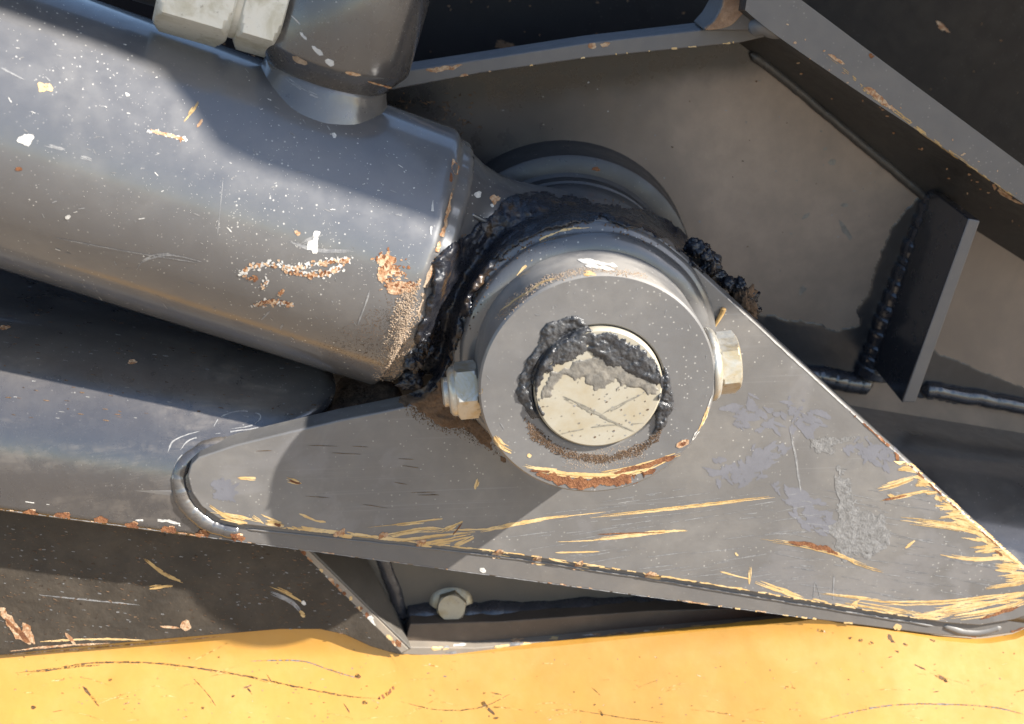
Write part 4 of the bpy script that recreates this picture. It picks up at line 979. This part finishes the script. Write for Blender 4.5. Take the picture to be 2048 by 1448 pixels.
# pin grease
PK = ['pin', 'collar']
smear('pin_grease', [(1082, 655), (1110, 645), (1150, 632), (1172, 645), (1190, 662), (1160, 672), (1120, 690), (1105, 720), (1088, 760), (1075, 800), (1085, 830), (1060, 835), (1040, 805), (1036, 770), (1052, 720), (1075, 690)], PK, 'pin_grease', 1.5, 150, 2.0, 3, 8, 10, 'grey grease ridge torn up left of the pin end', 'grease', rough=1.25, base=0.3)
smear('pin_grease', [(1105, 700), (1130, 680), (1180, 668), (1230, 672), (1280, 695), (1312, 735), (1318, 765), (1290, 762), (1262, 745), (1225, 728), (1190, 715), (1150, 722), (1110, 740), (1092, 760), (1092, 730)], PK, 'pin_grease', 1.1, 150, 2.0, 3, 14, 12, 'lumpy grey grease over the upper half of the pin end', 'grease', rough=1.3, base=0.25)
smear('pin_grease', [(1306, 715), (1335, 740), (1348, 790), (1340, 830), (1318, 862), (1300, 870), (1312, 835), (1320, 790), (1316, 750)], PK, 'pin_grease', 1.8, 180, 2.0, 2, 7, 6, 'broken crust of grease along the pin edge facing the bolt head', 'grease', rough=1.3, base=0.2)
smear('grease_film', [(1075, 790), (1100, 745), (1150, 718), (1200, 712), (1260, 735), (1312, 765), (1316, 790), (1280, 780), (1240, 775), (1215, 768), (1190, 778), (1165, 765), (1130, 752), (1110, 770), (1090, 800)], ['pin'], 'film_grease', 0.35, 260, 2.0, 1, 16, 8, 'thin grey brown grease film across the pin end', 'grease', base=0.4, bury=0.4)
grains('dirt_grains', [(1045, 830), (1075, 850), (1110, 885), (1160, 905), (1220, 908), (1290, 880), (1330, 840), (1320, 880), (1280, 912), (1200, 930), (1120, 915), (1060, 880)], PK, 'dirt', 2200, 0.10, 0.34, arm, soft=9)
grains('dirt_grains', [(1140, 900), (1300, 880), (1290, 920), (1200, 945), (1120, 940)], CO, 'sand', 700, 0.08, 0.2, arm, soft=14)
for m, pts, w in [('pin_scuff', [(1115, 790), (1170, 815), (1215, 838), (1275, 866)], 5), ('pin_scuff', [(1200, 832), (1245, 808), (1292, 784)], 4.6), ('pin_scuff', [(1120, 868), (1200, 852), (1290, 846)], 2.0), ('pin_scuff', [(1160, 810), (1190, 826)], 6)]:
    stroke(pin, ['pin'], m, pts, w, jag=0.7, gap=0.2)
for k in range(50): blob(pin, ['pin'], random.choice(['film_grease', 'dirt', 'grey_scrape']), random.uniform(1085, 1300), random.uniform(775, 885), random.uniform(0.8, 2.4), random.uniform(0.8, 2))
# lumps behind the gusset edge
items = []
for k in range(16):
    t = k / 15; items.append((P(1388 + 120 * t + random.uniform(-8, 12), 498 + 118 * t + random.uniform(-14, 8), 15 + random.uniform(0, 10)), random.uniform(2.2, 4.5), random.uniform(2, 4), random.uniform(2.2, 4.2)))
clumps('grease', items, 'grease', 'crumbly black grease beads along the back of the gusset edge', 'grease', amp=0.4)
clod = clumps('dirt_clod', [(P(1490, 600, 14), 3.4, 3, 5.2), (P(1500, 622, 14), 2.6, 2.4, 4.0)], 'dirt', 'ragged brown dirt clod hanging over the gusset edge', 'dirt clod', amp=0.9, stuff=False)
st_ = lathe(P(1425, 522, 20), V((0.8, -0.45, -0.15)), [(-8, 3.4), (2.2, 3.4), (3.0, 3.0), (3.3, 2.2)], 32)
tag(link('stud', st_, 'boss_paint', None, smooth=True, ang=40), 'small dark round stud end poking out of the grease beads', 'stud')
tw_ = [P(1426, 656, -0.6), P(1436, 640, -1.2), P(1444, 626, -1.4), P(1447, 617, -1.6)]
tag(link('straw', tube_path([V(p) for p in smooth_px([tuple(p) for p in tw_], 5)], [0.7 + 0.5 * (i / 15) for i in range(16)], 7), 'straw', None, smooth=True, ang=180), 'short yellowish straw stuck between the collar weld and bolt', 'straw')
items = []
for k in range(16):
    t = k / 15; items.append((P(862 - 40 * t + random.uniform(-14, 18), 560 + 190 * t + random.uniform(-10, 10), 4 + random.uniform(-6, 8)), random.uniform(2.5, 5.5), random.uniform(2.5, 5), random.uniform(3, 6)))
clumps('grease', items, 'grease', 'torn black grease lumps hanging below the barrel end', 'grease', amp=0.55)
# finish the scrape meshes
for (pn, mat), (parent, m, bm) in DEC.items():
    bmesh.ops.delete(bm, geom=[v for v in bm.verts if not v.link_faces], context='VERTS')
    if not bm.faces: bm.free(); continue
    nmz = {'primer': 'paint_chips', 'rust': 'rust_patches', 'rust_pale': 'rust_chips', 'white_scrape': 'bare_scrapes', 'grey_scrape': 'scratches', 'dark_scratch': 'scratches'}.get(m, 'marks')
    me = bpy.data.meshes.new(nmz)
    for f in bm.faces:
        f.normal_update()
        if f.normal.dot(CAM - f.calc_center_median()) < 0: f.normal_flip()
        f.smooth = True
    bm.to_mesh(me); bm.free(); me.materials.append(MATS[m])
    o = bpy.data.objects.new(nmz, me); COL.objects.link(o); o.parent = parent; o['kind'] = 'stuff'
    if parent.type == 'EMPTY': o.matrix_parent_inverse = Matrix.Translation(-parent.location)
